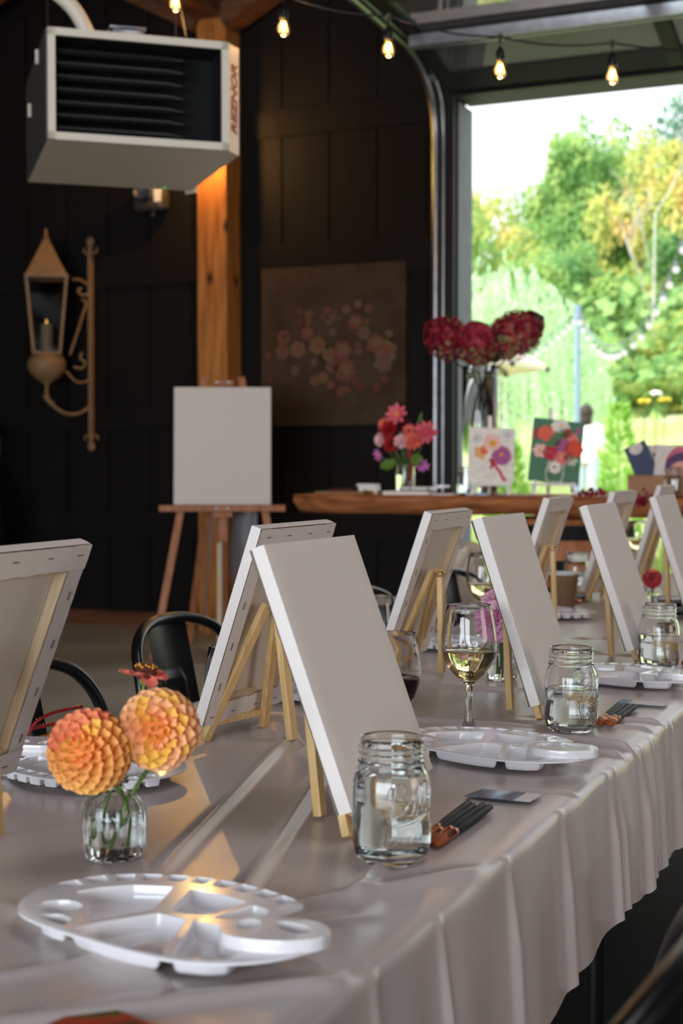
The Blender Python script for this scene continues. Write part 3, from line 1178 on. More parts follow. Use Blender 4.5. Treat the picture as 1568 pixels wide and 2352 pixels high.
wine_glass('stemmed glass half full of white wine beside the second right-facing canvas', -0.655, 1.945, 0.1215, 'white_wine', 'stemmed wine glasses')
wine_glass('stemmed glass with a little wine in front of the cream jacket', -0.998, 3.066, 0.118, 'white_wine', 'stemmed wine glasses')
wine_glass('far stemmed glass of white wine above the red dahlia', -1.05, 4.93, 0.128, 'white_wine', 'stemmed wine glasses')
stemless('stemless glass with red wine behind the nearest canvas', -0.842, 2.12, 0.047, 'red_wine', 'stemless glasses')
stemless('empty stemless glass behind the stemless red wine glass', -1.105, 2.70, 0.03, None, 'stemless glasses')
stemless('farther empty stemless glass, just its rim showing past the nearest canvas edge', -1.12, 3.02, 0.03, None, 'stemless glasses', 1.08)
stemless('stemless glass peeking under the back-view canvas beside the mini easel', -1.045, 1.955, 0.02, 'water', 'stemless glasses', 0.9)


# ------------------------------------------------------------------ flowers
def petal(b, base, direc, up, ln, wd, cup, seg=4, tip=0.5):
    """one cupped petal"""
    d = Vector(direc).normalized()
    u = (Vector(up) - d * Vector(up).dot(d)).normalized()
    s = d.cross(u)
    rows = []
    for i in range(seg + 1):
        t_ = i / seg
        wdt = wd * (0.35 + 0.65 * math.sin(min(1.0, t_ * 1.25 + 0.12) * PI * 0.62)) * (1 if t_ < 0.75 else (1 - (t_ - 0.75) / 0.25 * (1 - tip)))
        row = []
        for j in (-1, -0.5, 0, 0.5, 1):
            lift = cup * (abs(j) ** 1.6) * wd * (1 - 0.25 * t_) + 0.10 * ln * t_ * t_
            row.append(b.bm.verts.new(Vector(base) + d * ln * (t_ - (0.12 * abs(j) ** 2 if i == seg else 0)) + s * j * wdt + u * lift))
        rows.append(row)
    for A, B in zip(rows, rows[1:]):
        for j in range(4):
            f = b.bm.faces.new((A[j], A[j + 1], B[j + 1], B[j]))
            f.material_index = b.mi


def ball_dahlia(r, n, axis=(0, 0, 1), seed=0, mats=2):
    """sphere of overlapping spoon petals, tight in the middle"""
    rnd = random.Random(seed)
    b = MB()
    b.mi = 1
    b.sphere((0, 0, 0), r * 0.70, 2)
    ga = PI * (3 - math.sqrt(5))
    q = Vector((0, 0, 1)).rotation_difference(Vector(axis).normalized())
    for k in range(n):
        t_ = (k + 0.5) / n
        cz = 1 - 1.80 * t_
        s = math.sqrt(max(0, 1 - cz * cz))
        a = k * ga
        nrm = Vector((s * math.cos(a), s * math.sin(a), cz))
        pole = Vector((0, 0, 1))
        out = (nrm - pole * nrm.dot(pole))
        out = out.normalized() if out.length > 1e-3 else Vector((1, 0, 0))
        # petals point out and are swept back away from the centre of the bloom
        swe = (nrm * nrm.dot(pole) * -1 + pole)
        d = (nrm * 0.92 - (pole - nrm * nrm.dot(pole)) * (0.30 + 0.35 * t_)).normalized()
        inward = (pole - nrm * nrm.dot(pole))
        inward = inward.normalized() if inward.length > 1e-3 else Vector((0, 1, 0))
        ln = r * (0.40 + 0.03 * rnd.random()) * (0.55 + 0.45 * min(1, t_ * 6))
        wd = r * 0.185 * (0.45 + 0.55 * min(1, t_ * 7))
        b.mi = 0 if rnd.random() < (0.25 + 0.75 * min(1, t_ * 3)) else 2
        if mats > 2 and (q @ nrm).dot(Vector((-0.55, 0.1, 0.83))) > 0.30 + 0.25 * rnd.random():
            b.mi = 3
        petal(b, q @ (nrm * r * 0.62), q @ d, q @ inward, ln, wd, 0.62, 4, 0.55)
    return b


def petal_mat(name, c1, c2, scale=30):
    return ramp_mat(name, [c1, c2], scale, 0.6, 3, trans=0.18)


M['dahlia_a'] = petal_mat('orange_yellow_petal', S(252, 200, 104), S(250, 178, 116), 22)
M['dahlia_a2'] = petal_mat('golden_petal', S(253, 208, 96), S(252, 198, 110))
M['dahlia_b'] = petal_mat('apricot_petal', S(253, 204, 150), S(250, 180, 128), 22)
M['dahlia_s'] = petal_mat('salmon_dahlia_petal', S(246, 158, 116), S(240, 138, 98))
M['dahlia_core'] = pm('deep_orange_core', S(226, 130, 60), 0.7)
M['coral'] = petal_mat('coral_petal', S(236, 118, 108), S(244, 150, 132))
M['cone'] = pm('rust_flower_cone', S(110, 46, 24), 0.8, noise_amt=0.5, nscale=300, bump=1.0, bscale=900)
M['stamen'] = pm('golden_stamen', S(226, 160, 50), 0.7)
M['pink_a'] = petal_mat('pink_petal', S(244, 190, 222), S(234, 166, 208))
M['pink_b'] = petal_mat('pale_pink_petal', S(248, 220, 222), S(240, 194, 216))
M['crimson'] = petal_mat('crimson_petal', S(206, 52, 76), S(222, 92, 92))
M['pink_core'] = pm('dark_pink_core', S(170, 76, 120), 0.7)
M['red_core'] = pm('dark_red_core', S(120, 20, 40), 0.7)


def flower_stem(b, pts, r):
    b.tube(catmull(pts, 6), r, 8)


def dahlia(name, label, loc, r, n, axis, mats, stem_pts, group, seed=1):
    t = thing(name, label, 'flower', loc, 0, group)
    ball_dahlia(r, n, axis, seed, len(mats) - 1).build('bloom', mats, t, 60)
    b = MB()
    flower_stem(b, stem_pts, 0.0022)
    b.build('stem', M['stem'], t, 60)
    return t


# vase with the two orange dahlias and the coral zinnia
def bottle(label, x, y, r, h, group, flutes=14, water=0.0):
    t = thing('bud_vase', label, 'vase', (x, y, TZ + 0.002), R(8), group)

    def fl(a, z):
        return 1 + (0.028 * math.cos(flutes * a) * max(0, min(1, (0.86 * h - z) / (0.2 * h))) if z > 0.002 else 0)
    out = [(0, 0.002), (r * 0.80, 0.0), (r * 0.92, 0.002), (r * 0.97, 0.006), (r * 0.985, 0.012), (r, 0.020), (r * 1.01, 0.4 * h), (r * 0.99, 0.60 * h), (r * 0.92, 0.69 * h), (r * 0.76, 0.755 * h), (r * 0.52, 0.80 * h), (r * 0.37, 0.83 * h), (r * 0.33, 0.87 * h), (r * 0.35, 0.90 * h),
           (r * 0.46, 0.925 * h), (r * 0.48, 0.945 * h), (r * 0.38, 0.96 * h), (r * 0.40, 0.975 * h), (r * 0.47, 0.985 * h), (r * 0.46, 1.0 * h), (r * 0.40, 1.0 * h)]
    wt = 0.0022
    inn = [(r * 0.33, 0.95 * h), (r * 0.27, 0.87 * h), (r * 0.32, 0.82 * h), (r * 0.70, 0.745 * h), (r * 0.9 - wt, 0.66 * h), (r - wt, 0.45 * h), (r - wt, 0.02), (r * 0.8, 0.0065), (0, 0.006)]
    b = MB()
    b.lathe(out + inn, 84, flute=fl)
    b.build('glass_body', M['glass'], t, 70)
    if water:
        b = MB()
        L = water
        b.lathe([(0, 0.0063), (r * 0.8, 0.0068), (r - wt * 0.9, 0.02), (r - wt * 0.9, L), (r - wt * 2, L - 0.001), (0, L - 0.001)], 48, flute=fl)
        b.build('water', M['water'], t, 60)
    return t


VG = 'small ribbed bud vases along the table'
bottle('ribbed clear bud vase holding the orange dahlias', -0.772, 1.200, 0.0305, 0.080, VG, 14, 0.046)
DG = 'orange dahlias in the bud vase'
va = Vector((-0.772, 1.200, TZ))
pa = Vector((-0.766, 1.149, 0.867))
pb = Vector((-0.715, 1.190, 0.885))
dahlia('dahlia', 'golden-orange ball dahlia, lower left bloom over the ribbed bud vase', pa, 0.0405, 165, (0.12, -0.85, 0.45), [M['dahlia_a'], M['dahlia_core'], M['dahlia_a2'], M['dahlia_s']],
       [(0, 0.02, -0.01), (0.002, 0.045, -0.045), (0.006, 0.056, -0.068), (-0.004, 0.062, -0.104)], DG, 3)
dahlia('dahlia', 'apricot ball dahlia, upper right bloom beneath the coral zinnia', pb, 0.0395, 155, (0.55, -0.80, 0.10), [M['dahlia_b'], M['dahlia_core'], M['dahlia_a2']],
       [(0, 0.012, -0.02), (-0.03, 0.016, -0.055), (-0.047, 0.013, -0.085), (-0.058, 0.003, -0.122)], DG, 5)
t = thing('zinnia', 'coral zinnia with rusty cone seen edge-on above the apricot dahlia', 'flower', (-0.745, 1.215, 0.931))
t.rotation_euler = (R(-6), R(4), 0)
b = MB()
rnd = random.Random(3)
for k in range(9):
    a = 2 * PI * k / 9 + rnd.uniform(-0.2, 0.2)
    petal(b, (0.005 * math.cos(a), 0.005 * math.sin(a), 0), (math.cos(a), math.sin(a), rnd.uniform(-0.55, 0.25)), (0, 0, 1), 0.019 + 0.005 * rnd.random(), 0.0085, 0.45, 5, 0.7)
b.build('petals', M['coral'], t, 60)
b = MB()
b.lathe([(0, -0.004), (0.009, -0.002), (0.0118, 0.004), (0.0095, 0.010), (0.004, 0.0125), (0, 0.013)], 24)
b.build('cone', M['cone'], t, 60)
b = MB()
for k in range(18):
    a = 2 * PI * k / 18
    b.sphere(((0.0075 + 0.0015 * (k % 3)) * math.cos(a), (0.0075 + 0.0015 * (k % 3)) * math.sin(a), 0.0115 - 0.001 * (k % 3)), 0.0014, 1)
b.build('stamens', M['stamen'], t, 60)
b = MB()
b.lathe([(0, -0.010), (0.004, -0.009), (0.006, -0.003), (0, -0.002)], 14)
flower_stem(b, [(0, 0, -0.008), (-0.004, -0.002, -0.05), (-0.016, -0.008, -0.10), (-0.030, -0.012, -0.17)], 0.0017)
b.build('stem', M['stem'], t, 60)
b = MB()
for k in range(2):
    b.tube(catmull([(0.004 * k, 0, 0.0), (0.010 - 0.012 * k, 0.004, 0.02), (0.008 - 0.016 * k, -0.004, 0.034)], 4), [0.0008] * 2 + [0.0035] * 4 + [0.003, 0.002, 0.0006], 8, flat=0.25)
o = b.build('submerged_leaf', M['leaf'], None, 60)
o.location = (-0.778, 1.192, TZ + 0.012)
tag(o, 'yellow-green leaves inside the ribbed bud vase of orange dahlias', 'leaf')

# pink dahlias, red dahlia further along
bottle('clear bud vase holding the pink dahlias', -0.770, 2.47, 0.0285, 0.082, VG, 12, 0.045)
PG = 'pink dahlias in the bud vase'
dahlia('dahlia', 'pink ball dahlia seen through the white wine glass', (-0.772, 2.455, 0.858), 0.0385, 150, (-0.15, -0.6, 0.6), [M['pink_a'], M['pink_core'], M['pink_b']], [(0, 0.01, -0.02), (0.004, 0.012, -0.05), (0.002, 0.015, -0.1)], PG, 11)
dahlia('dahlia', 'pale pink dahlia behind, its creamy top above the wine glass', (-0.785, 2.50, 0.882), 0.034, 130, (-0.2, -0.3, 0.9), [M['pink_b'], M['pink_core'], M['pink_a']], [(0, -0.01, -0.02), (0.012, -0.03, -0.07), (0.01, -0.03, -0.12)], PG, 12)
bottle('frosty bud vase holding the single red dahlia', -0.783, 3.87, 0.024, 0.062, VG, 12, 0.03)
dahlia('dahlia', 'crimson dahlia in a bud vase behind the third right-facing canvas', (-0.785, 3.868, 0.828), 0.0265, 110, (0.2, -0.5, 0.8), [M['crimson'], M['red_core'], M['coral']], [(0, 0, -0.01), (0, 0.001, -0.03), (0.001, 0.002, -0.07)], 'red dahlia', 13)


# ------------------------------------------------------------------ brushes, cards, cup, phone, glasses
def brush_meshes():
    b = MB()
    b.lathe([(0, 0), (0.0030, 0.0005), (0.0037, 0.003), (0.0040, 0.03), (0.0043, 0.075), (0.0043, 0.095), (0.0036, 0.115), (0.0034, 0.118)], 14, rot=Matrix.Rotation(R(90), 3, 'X'))
    hd = b.mesh('handle', M['navy'], 60)
    b = MB()
    b.lathe([(0.0034, 0.116), (0.0044, 0.117), (0.0044, 0.122), (0.0047, 0.123), (0.0044, 0.124), (0.0043, 0.146), (0.0040, 0.148)], 14, rot=Matrix.Rotation(R(90), 3, 'X'))
    fe = b.mesh('ferrule', M['copper'], 60)
    b = MB()
    b.lathe([(0.0040, 0.147), (0.0046, 0.154), (0.0044, 0.165), (0.0028, 0.172), (0, 0.174)], 14, rot=Matrix.Rotation(R(90), 3, 'X') @ Matrix.Diagonal((1.1, 1, 1)).to_3x3() if False else Matrix.Rotation(R(90), 3, 'X'))
    br = b.mesh('bristles', M['bristle'], 60)
    return hd, fe, br


BRM = brush_meshes()
POSN = ['leftmost', 'second from the left', 'third from the left', 'rightmost']


def brushes(x, y, where, spread=0.0095, n=4):
    for k in range(n):
        lb = f'navy paint brush, {POSN[k]} of the four {where}'
        t = thing('paint_brush', lb, 'paint brush', (x + k * spread, y - (0, 0.012, 0.004, 0.010)[k], TZ + 0.0085), R((2.5, 1.0, 0.5, -0.5)[k]), f'brushes {where}')
        for me, nm in zip(BRM, ('handle', 'ferrule', 'bristles')):
            child(nm, me, t)


brushes(-0.515, 1.532, 'beside the nearest jar')
brushes(-0.508, 2.255, 'beside the second jar')
brushes(-0.508, 2.93, 'beside the third jar')
brushes(-1.03, 4.03, 'by the brown cup', 0.014)
M['print_a'] = ramp_mat('photo_print_blue', [S(70, 18, 30), S(90, 120, 150), S(205, 225, 240), S(70, 100, 120)], 9, 0.25, 2, stretch=(3, 0.6, 1))
M['print_b'] = ramp_mat('photo_print_dark', [S(30, 32, 20), S(80, 84, 46), S(180, 40, 26), S(52, 30, 30)], 22, 0.3, 3)


def card(label, pts, mats, strip=None):
    """thin printed card on the table, corners in plan"""
    b = MB()
    z0, z1 = TZ + 0.0052, TZ + 0.0058
    b.prism(pts, z0, z1)
    o = tag(b.build('photo_card', mats, None, None), label, 'card')
    if strip:
        b = MB()
        b.prism(strip, z1, z1 + 0.0003)
        b.build('white_strip', M['paper'], o, None)
    return o


card('shiny photo card with white strip, near the brush tips by the nearest jar', [(-0.534, 1.570), (-0.456, 1.571), (-0.452, 1.614), (-0.526, 1.614)], M['print_a'], [(-0.475, 1.571), (-0.456, 1.571), (-0.452, 1.614), (-0.472, 1.614)])
card('pale photo card lying beyond the second jar\'s brushes', [(-0.521, 2.278), (-0.444, 2.280), (-0.442, 2.318), (-0.518, 2.318)], M['print_a'], [(-0.50, 2.279), (-0.444, 2.280), (-0.442, 2.318), (-0.498, 2.318)])
card('dark red and green photo card cut off at the bottom edge', [(-0.578, 0.812), (-0.500, 0.770), (-0.478, 0.832), (-0.569, 0.860)], M['print_b'])

t = thing('paper_cup', 'brown kraft paper cup with white rim beyond the second right-facing canvas', 'cup', (-0.985, 3.70, TZ + 0.002))
b = MB()
b.lathe([(0, 0.004), (0.0275, 0.004), (0.0272, 0), (0.029, 0.001), (0.0398, 0.094), (0.0385, 0.094), (0.0272, 0.006), (0, 0.006)], 36)
b.build('cup_wall', M['kraft'], t, 50)
b = MB()
b.lathe([(0.0398, 0.093), (0.0418, 0.0945), (0.0418, 0.0985), (0.0395, 0.099), (0.0383, 0.096), (0.0383, 0.0935)], 36)
b.build('rim', M['paper'], t, 60)
b = MB()
b.lathe([(0, 0.080), (0.0375, 0.080), (0.0370, 0.078), (0, 0.078)], 30)
b.build('coffee', pm('coffee', S(50, 30, 20), 0.1), t, None)

t = thing('glossy_case', 'black case with glossy lid behind the third water jar at right edge', 'case', (-0.655, 3.70, TZ + 0.003), R(12))
b = MB()
b.box((0, 0, 0.014), (0.16, 0.085, 0.028), bev=0.005)
b.build('case_body', M['black_plastic'], t)
b = MB()
b.box((0, 0, 0.036), (0.158, 0.083, 0.012), Matrix.Rotation(R(4), 3, 'X'), bev=0.004)
b.build('lid', M['black_metal'], t)

# red and gold reading glasses lying folded open at the table's far edge
t = thing('eyeglasses', 'red eyeglasses with gold beaded trim behind the left palette', 'eyeglasses', (-1.118, 1.645, TZ + 0.004), 0)
M['red_enamel'] = pm('dark_red_enamel', S(150, 22, 34), 0.25)
M['gold_bead'] = pm('gold_beading', S(190, 132, 60), 0.35, 0.7)
b = MB()
b.tube(catmull([(-0.066, -0.052, 0.020), (-0.063, -0.02, 0.021), (-0.060, 0.04, 0.020), (-0.058, 0.09, 0.018)], 6), 0.0026, 8)
b.tube(catmull([(-0.064, -0.032, 0.0), (-0.062, -0.024, 0.016), (-0.060, -0.008, 0.030), (-0.057, 0.03, 0.037), (-0.052, 0.09, 0.036)], 6), 0.0024, 8)
b.build('temple', M['red_enamel'], t, 60)
b = MB()
for k in range(24):
    f = k / 23
    b.box(Vector((-0.060, -0.05, 0.005)).lerp(Vector((-0.050, 0.10, 0.005)), f), (0.008, 0.0052, 0.010), bev=0.001)
b.build('frame', M['gold_bead'], t, 60)
b = MB()
for k in range(16):
    f = k / 15
    b.sphere(Vector((-0.060, -0.008, 0.0335)).lerp(Vector((-0.052, 0.09, 0.039)), f), 0.0015, 1)
    b.sphere(Vector((-0.063, -0.02, 0.0245)).lerp(Vector((-0.058, 0.09, 0.0215)), f), 0.0015, 1)
b.build('beading', M['gold_bead'], t, 60)


# ================================================================== CHAIRS
def make_chair():
    """pressed-steel cafe chair; +x is the way a sitter faces, origin on the floor under the seat"""
    t = thing('metal_chair', '', 'chair', (0, 0, 0), 0, 'black metal cafe chairs')
    b = MB()

    def seat(u, v):
        x, y = (u - 0.5) * 0.37, (v - 0.5) * 0.36
        k = max(abs(x) / 0.185, abs(y) / 0.18)
        rr = 1 - 0.10 * (abs(x) / 0.185) ** 4 * (abs(y) / 0.18) ** 4
        return (x * rr, y * rr, 0.455 - 0.010 * (1 - min(1, k) ** 2) - 0.016 * max(0, (k - 0.92) / 0.08))
    b.grid(seat, 20, 20)
    b.build('seat', M['black_metal'], t, 60)
    for sx in (-1, 1):
        for sy in (-1, 1):
            b = MB()
            b.tube([(sx * 0.165, sy * 0.155, 0.445), (sx * 0.20, sy * 0.19, 0.2), (sx * (0.225 if sx > 0 else 0.25), sy * 0.215, 0.0)], [0.030, 0.024, 0.017], 10)
            b.build('leg', M['black_metal'], t, 60)
    b = MB()
    hh = [(-0.155, 0.17, 0.44), (-0.165, 0.185, 0.56), (-0.178, 0.198, 0.66), (-0.195, 0.195, 0.75), (-0.220, 0.160, 0.806), (-0.242, 0.085, 0.833)]
    hp = [(x_, -y_, z_) for x_, y_, z_ in hh] + [(-0.25, 0, 0.839)] + hh[::-1]
    b.tube(catmull(hp, 6), 0.0105, 14)
    b.build('back_hoop', M['black_metal'], t, 60)
    b = MB()

    def splat(u, v):
        y = (u - 0.5) * 0.155
        z = 0.45 + v * 0.380
        x = -0.168 - 0.080 * v - 0.012 * (1 - (2 * u - 1) ** 2)
        e = 0.0
        if 0.06 < v < 0.72:
            du = abs(abs(u - 0.5) - 0.25)
            e = 0.006 * max(0, 1 - du / 0.06)
        if abs(u - 0.5) < 0.25:
            e = max(e, 0.006 * max(0, 1 - abs(v - 0.72) / 0.025))
        return (x + e, y, z)
    b.grid(splat, 30, 44)
    b.build('back_splat', M['black_metal'], t, 60)
    b = MB()
    b.tube([(0.19, -0.18, 0.24), (-0.20, 0.18, 0.24)], 0.007, 8)
    b.tube([(0.19, 0.18, 0.22), (-0.20, -0.18, 0.22)], 0.007, 8)
    b.build('cross_brace', M['black_metal'], t, 60)
    return t


CHX = -1.41 + 0.25
ch = make_chair()
ch.location = (CHX - 0.02, 2.415, 0)
ch.rotation_euler = (0, 0, R(2))
ch['label'] = 'black metal chair with embossed backrest tucked behind the dahlias'
dup(ch, (-1.325 + 0.25, 1.79, 0), R(6), 'black metal chair hoop showing right of the left-edge canvas')
dup(ch, (-1.34 + 0.25, 3.12, 0), R(0), 'black metal chair hidden behind the back-view canvas left of the wine glass')
dup(ch, (-1.335 + 0.25, 3.76, 0), R(0), 'black metal chair with the cream jacket over its back')
dup(ch, (-0.155 - 0.25, 0.91, 0), R(180), 'black metal chair cut off in the bottom right corner')
for k in range(7):
    pos = ['lowest', 'second from bottom', 'third from bottom', 'middle', 'third from top', 'second from top', 'topmost'][k]
    dup(ch, (-6.32 + 0.012 * k, 7.9, 0.095 * k), R(-62), f'black stacked chair at the far left, {pos} of the stack')

# cream jacket hung over the chair back: a slack closed shell
b = MB()


def jacket(u, v):
    y = (u - 0.5) * (0.36 + 0.05 * v)
    front = 1 if v < 0.5 else -1
    q = abs(v - 0.5) * 2
    z = 0.905 - 0.42 * q ** 1.2 - 0.10 * abs(u - 0.5) ** 2 * 4
    x = (-0.245 - 0.005) + (0.5 - v) * 0.11 * (0.4 + 0.6 * min(1, q * 3)) + 0.012 * noise.noise(Vector((u * 5, v * 4, 2)))
    return (x + 0.01 * math.sin(u * 17 + v * 3), y, z + 0.008 * noise.noise(Vector((u * 6, v * 5, 8))))


b.grid(jacket, 26, 34)
o = b.build('jacket', M['cream_cloth'], None, 180)
so = o.modifiers.new('thickness', 'SOLIDIFY')
so.thickness = 0.010
o.location = (-1.36 + 0.25, 4.02, 0.0)
tag(o, 'cream fleece jacket draped over a black chair behind the pink dahlias', 'jacket')

# ================================================================== STANDING EASEL WITH CANVAS
EX, EY, EYAW = -4.005, 7.40, R(23.7 + 2)
t = thing('floor_easel', 'oiled beech A-frame floor easel in front of the dark wall', 'easel', (EX, EY, 0), EYAW)


def ebar(nm, a, c, wd, dp, mat='beech', up=(0, 1, 0)):
    b = MB()
    b.bar(a, c, wd, dp, up=up, bev=0.002)
    return b.build(nm, M[mat], t, None)


# local: x right, -y toward the photographer, z up
ebar('front_leg', (-0.40, -0.10, 0.0), (-0.105, 0.11, 1.64), 0.042, 0.024)
ebar('front_leg', (0.40, -0.10, 0.0), (0.105, 0.11, 1.64), 0.042, 0.024)
ebar('rear_leg', (-0.02, 0.16, 1.50), (-0.24, 0.55, 0.0), 0.045, 0.028)
ebar('mast', (0.0, -0.02, 0.20), (0.0, 0.135, 1.60), 0.052, 0.026)
ebar('canvas_ledge', (-0.365, -0.055, 0.872), (0.365, -0.055, 0.872), 0.046, 0.036, up=(0, 0, 1))
ebar('ledge_clamp', (-0.055, -0.012, 0.835), (0.055, -0.012, 0.835), 0.05, 0.03, up=(0, 0, 1))
ebar('lower_crossbar', (-0.36, -0.065, 0.22), (0.36, -0.065, 0.22), 0.040, 0.024, up=(0, 0, 1))
ebar('top_clamp', (-0.06, 0.10, 1.605), (0.06, 0.10, 1.605), 0.04, 0.03, up=(0, 0, 1))
for xx, zz, yy in ((-0.03, 0.872, -0.076), (0.03, 0.872, -0.076), (-0.033, 1.61, 0.078), (0.033, 1.61, 0.078)):
    b = MB()
    b.sphere((xx, yy, zz), 0.011, 2, (1, 0.5, 1))
    b.build('bolt', M['steel'], t, 60)
t2 = thing('blank_canvas', 'large blank white canvas standing on the floor easel', 'canvas', (EX, EY, 0), EYAW)
th = math.atan2(0.13, 1.4) + R(0.5)
CBIG = canvas_mesh(0.56, 0.685, 0.02).mesh('canvas_cloth', M['canvas'], 50)
o = child('canvas_cloth', CBIG, t2)
o.rotation_euler = (0, -th, R(-90))
o.rotation_mode = 'XYZ'
o.matrix_local = Matrix.Translation((0.0, -0.064, 0.894)) @ Matrix.Rotation(R(-90), 4, 'Z') @ Matrix.Rotation(-th, 4, 'Y')
o2 = child('canvas_reverse', canvas_back(0.56, 0.685, 0.02).mesh('canvas_reverse', M['canvas_raw'], None), t2)
o2.matrix_local = o.matrix_local.copy()
for k in range(4):
    q = child('stretcher_bar', stretcher(0.56, 0.685, 0.02, k).mesh('stretcher_bar', M['bar_wood'], None), t2)
    q.matrix_local = o.matrix_local.copy()
t3 = thing('apron', 'grey apron hanging behind the floor easel, its strap dangling', 'apron', (EX, EY, 0), EYAW)
b = MB()
b.grid(lambda u, v: (0.04 + 0.15 * u + 0.006 * math.sin(v * 9), 0.20 + 0.02 * math.sin(u * 9) + 0.01 * math.sin(v * 5), 0.95 - 0.72 * v), 16, 20)
o = b.build('apron_cloth', M['grey_cloth'], t3, 180)
o.modifiers.new('thickness', 'SOLIDIFY').thickness = 0.004
b = MB()
b.tube(catmull([(-0.03, 0.14, 0.86), (-0.075, 0.12, 0.83), (-0.085, 0.12, 0.65), (-0.10, 0.12, 0.45), (-0.115, 0.12, 0.30), (-0.095, 0.12, 0.19)], 6), 0.011, 8, flat=0.4)
b.tube(catmull([(-0.03, 0.14, 0.86), (-0.04, 0.12, 0.80), (-0.06, 0.12, 0.72), (-0.08, 0.12, 0.68)], 6), 0.006, 8, flat=0.5)
b.build('strap', M['grey_cloth'], t3, 60)

# ================================================================== LIVE-EDGE BAR ON BARRELS
BZ = 0.99
t = thing('live_edge_bar', 'live-edge wooden slab bar top laid across oak barrels', 'bar table', (0, 0, 0))
b = MB()
rnd = random.Random(5)
NX = 70
X0, X1 = -2.90, 0.55
ringp = []


def slab_section(x, f):
    e = 0.05 * noise.noise(Vector((x * 1.7, 3, 0))) + 0.02 * noise.noise(Vector((x * 6, 9, 0)))
    endk = 1 - 0.10 * math.exp(-((x - X0) / 0.08) ** 2)
    yf, yb = 6.02 + e, 6.66 + 0.05 * noise.noise(Vector((x * 1.5, 8, 2)))
    lo = BZ - 0.085 + 0.012 * noise.noise(Vector((x * 3, 1, 5)))
    mid = 0.022 + 0.012 * noise.noise(Vector((x * 7, 4, 1)))
    P = [(yf + mid * 0.3, BZ), (yf + mid * 0.0 - 0.006, BZ - 0.012), (yf + mid * 0.4 - 0.012, BZ - 0.035), (yf + mid + 0.004, BZ - 0.062), (yf + mid * 1.4 + 0.02, lo), (yb - 0.03, lo), (yb, BZ - 0.05), (yb - 0.01, BZ)]
    ym = (yf + yb) / 2
    return [(x, ym + (p[0] - ym) * endk, p[1]) for p in P]


prev = None
for i in range(NX + 1):
    x = X0 + (X1 - X0) * i / NX
    ring = [b.bm.verts.new(p) for p in slab_section(x, i / NX)]
    if i == 0:
        for v in ring:
            v.co.x += 0.02 * noise.noise(v.co * 9) + (0.02 if v.co.z < BZ - 0.05 else 0)
        b.bm.faces.new(ring[::-1])
    else:
        for k in range(8):
            b.bm.faces.new((prev[k], prev[(k + 1) % 8], ring[(k + 1) % 8], ring[k]))
    prev = ring
b.bm.faces.new(prev)
b.build('slab', M['bar_slab'], t, 50)


def barrel(label, x, y):
    t = thing('wine_barrel', label, 'barrel', (x, y, 0), 0, 'oak barrels under the bar')

    def pr(z):
        return 0.275 + 0.065 * (1 - ((z - 0.445) / 0.445) ** 2)
    b = MB()
    b.lathe([(0, 0.02), (0.25, 0.02), (0.262, 0.0)] + [(pr(z / 20 * 0.89), z / 20 * 0.89) for z in range(21)] + [(0.262, 0.89), (0.25, 0.87), (0, 0.87)], 48, flute=lambda a, z: 1 - 0.006 * (abs(math.sin(a * 11)) < 0.12))
    b.build('staves', M['barrel'], t, 40)
    for z0, z1 in ((0.80, 0.865), (0.665, 0.715), (0.56, 0.60), (0.29, 0.33), (0.175, 0.225), (0.025, 0.09)):
        b = MB()
        b.lathe([(pr(z0) - 0.002, z0), (pr(z0) + 0.004, z0), (pr(z1) + 0.004, z1), (pr(z1) - 0.002, z1)], 48)
        b.build('hoop', M['black_matte'], t, 40)


barrel('oak wine barrel with black hoops holding up the live-edge bar', -1.68, 6.36)
barrel('second oak wine barrel under the bar outside the right edge', 0.15, 6.36)

# tall cylinder vase with hydrangeas
VX, VY = -2.115, 6.43
t = thing('cylinder_vase', 'tall clear cylinder vase of hydrangeas on the bar', 'vase', (VX, VY, BZ + 0.001), 0)
b = MB()
b.lathe([(0, 0.001), (0.080, 0.0), (0.083, 0.003), (0.083, 0.595), (0.081, 0.598), (0.079, 0.595), (0.079, 0.014), (0.076, 0.012), (0, 0.012)], 48)
b.build('glass_body', M['glass'], t, 60)
b = MB()
b.lathe([(0, 0.0122), (0.076, 0.0122), (0.0792, 0.0145), (0.0792, 0.535), (0.077, 0.533), (0, 0.533)], 48)
b.build('water', M['water'], t, 60)
M['hyd_red'] = ramp_mat('crimson_hydrangea', [S(96, 16, 34), S(150, 30, 54), S(196, 84, 96)], 26, 0.7, 2, trans=0.15)
M['hyd_green'] = ramp_mat('greenish_hydrangea', [S(130, 128, 70), S(176, 150, 110), S(150, 70, 70)], 20, 0.7, 2, trans=0.2)


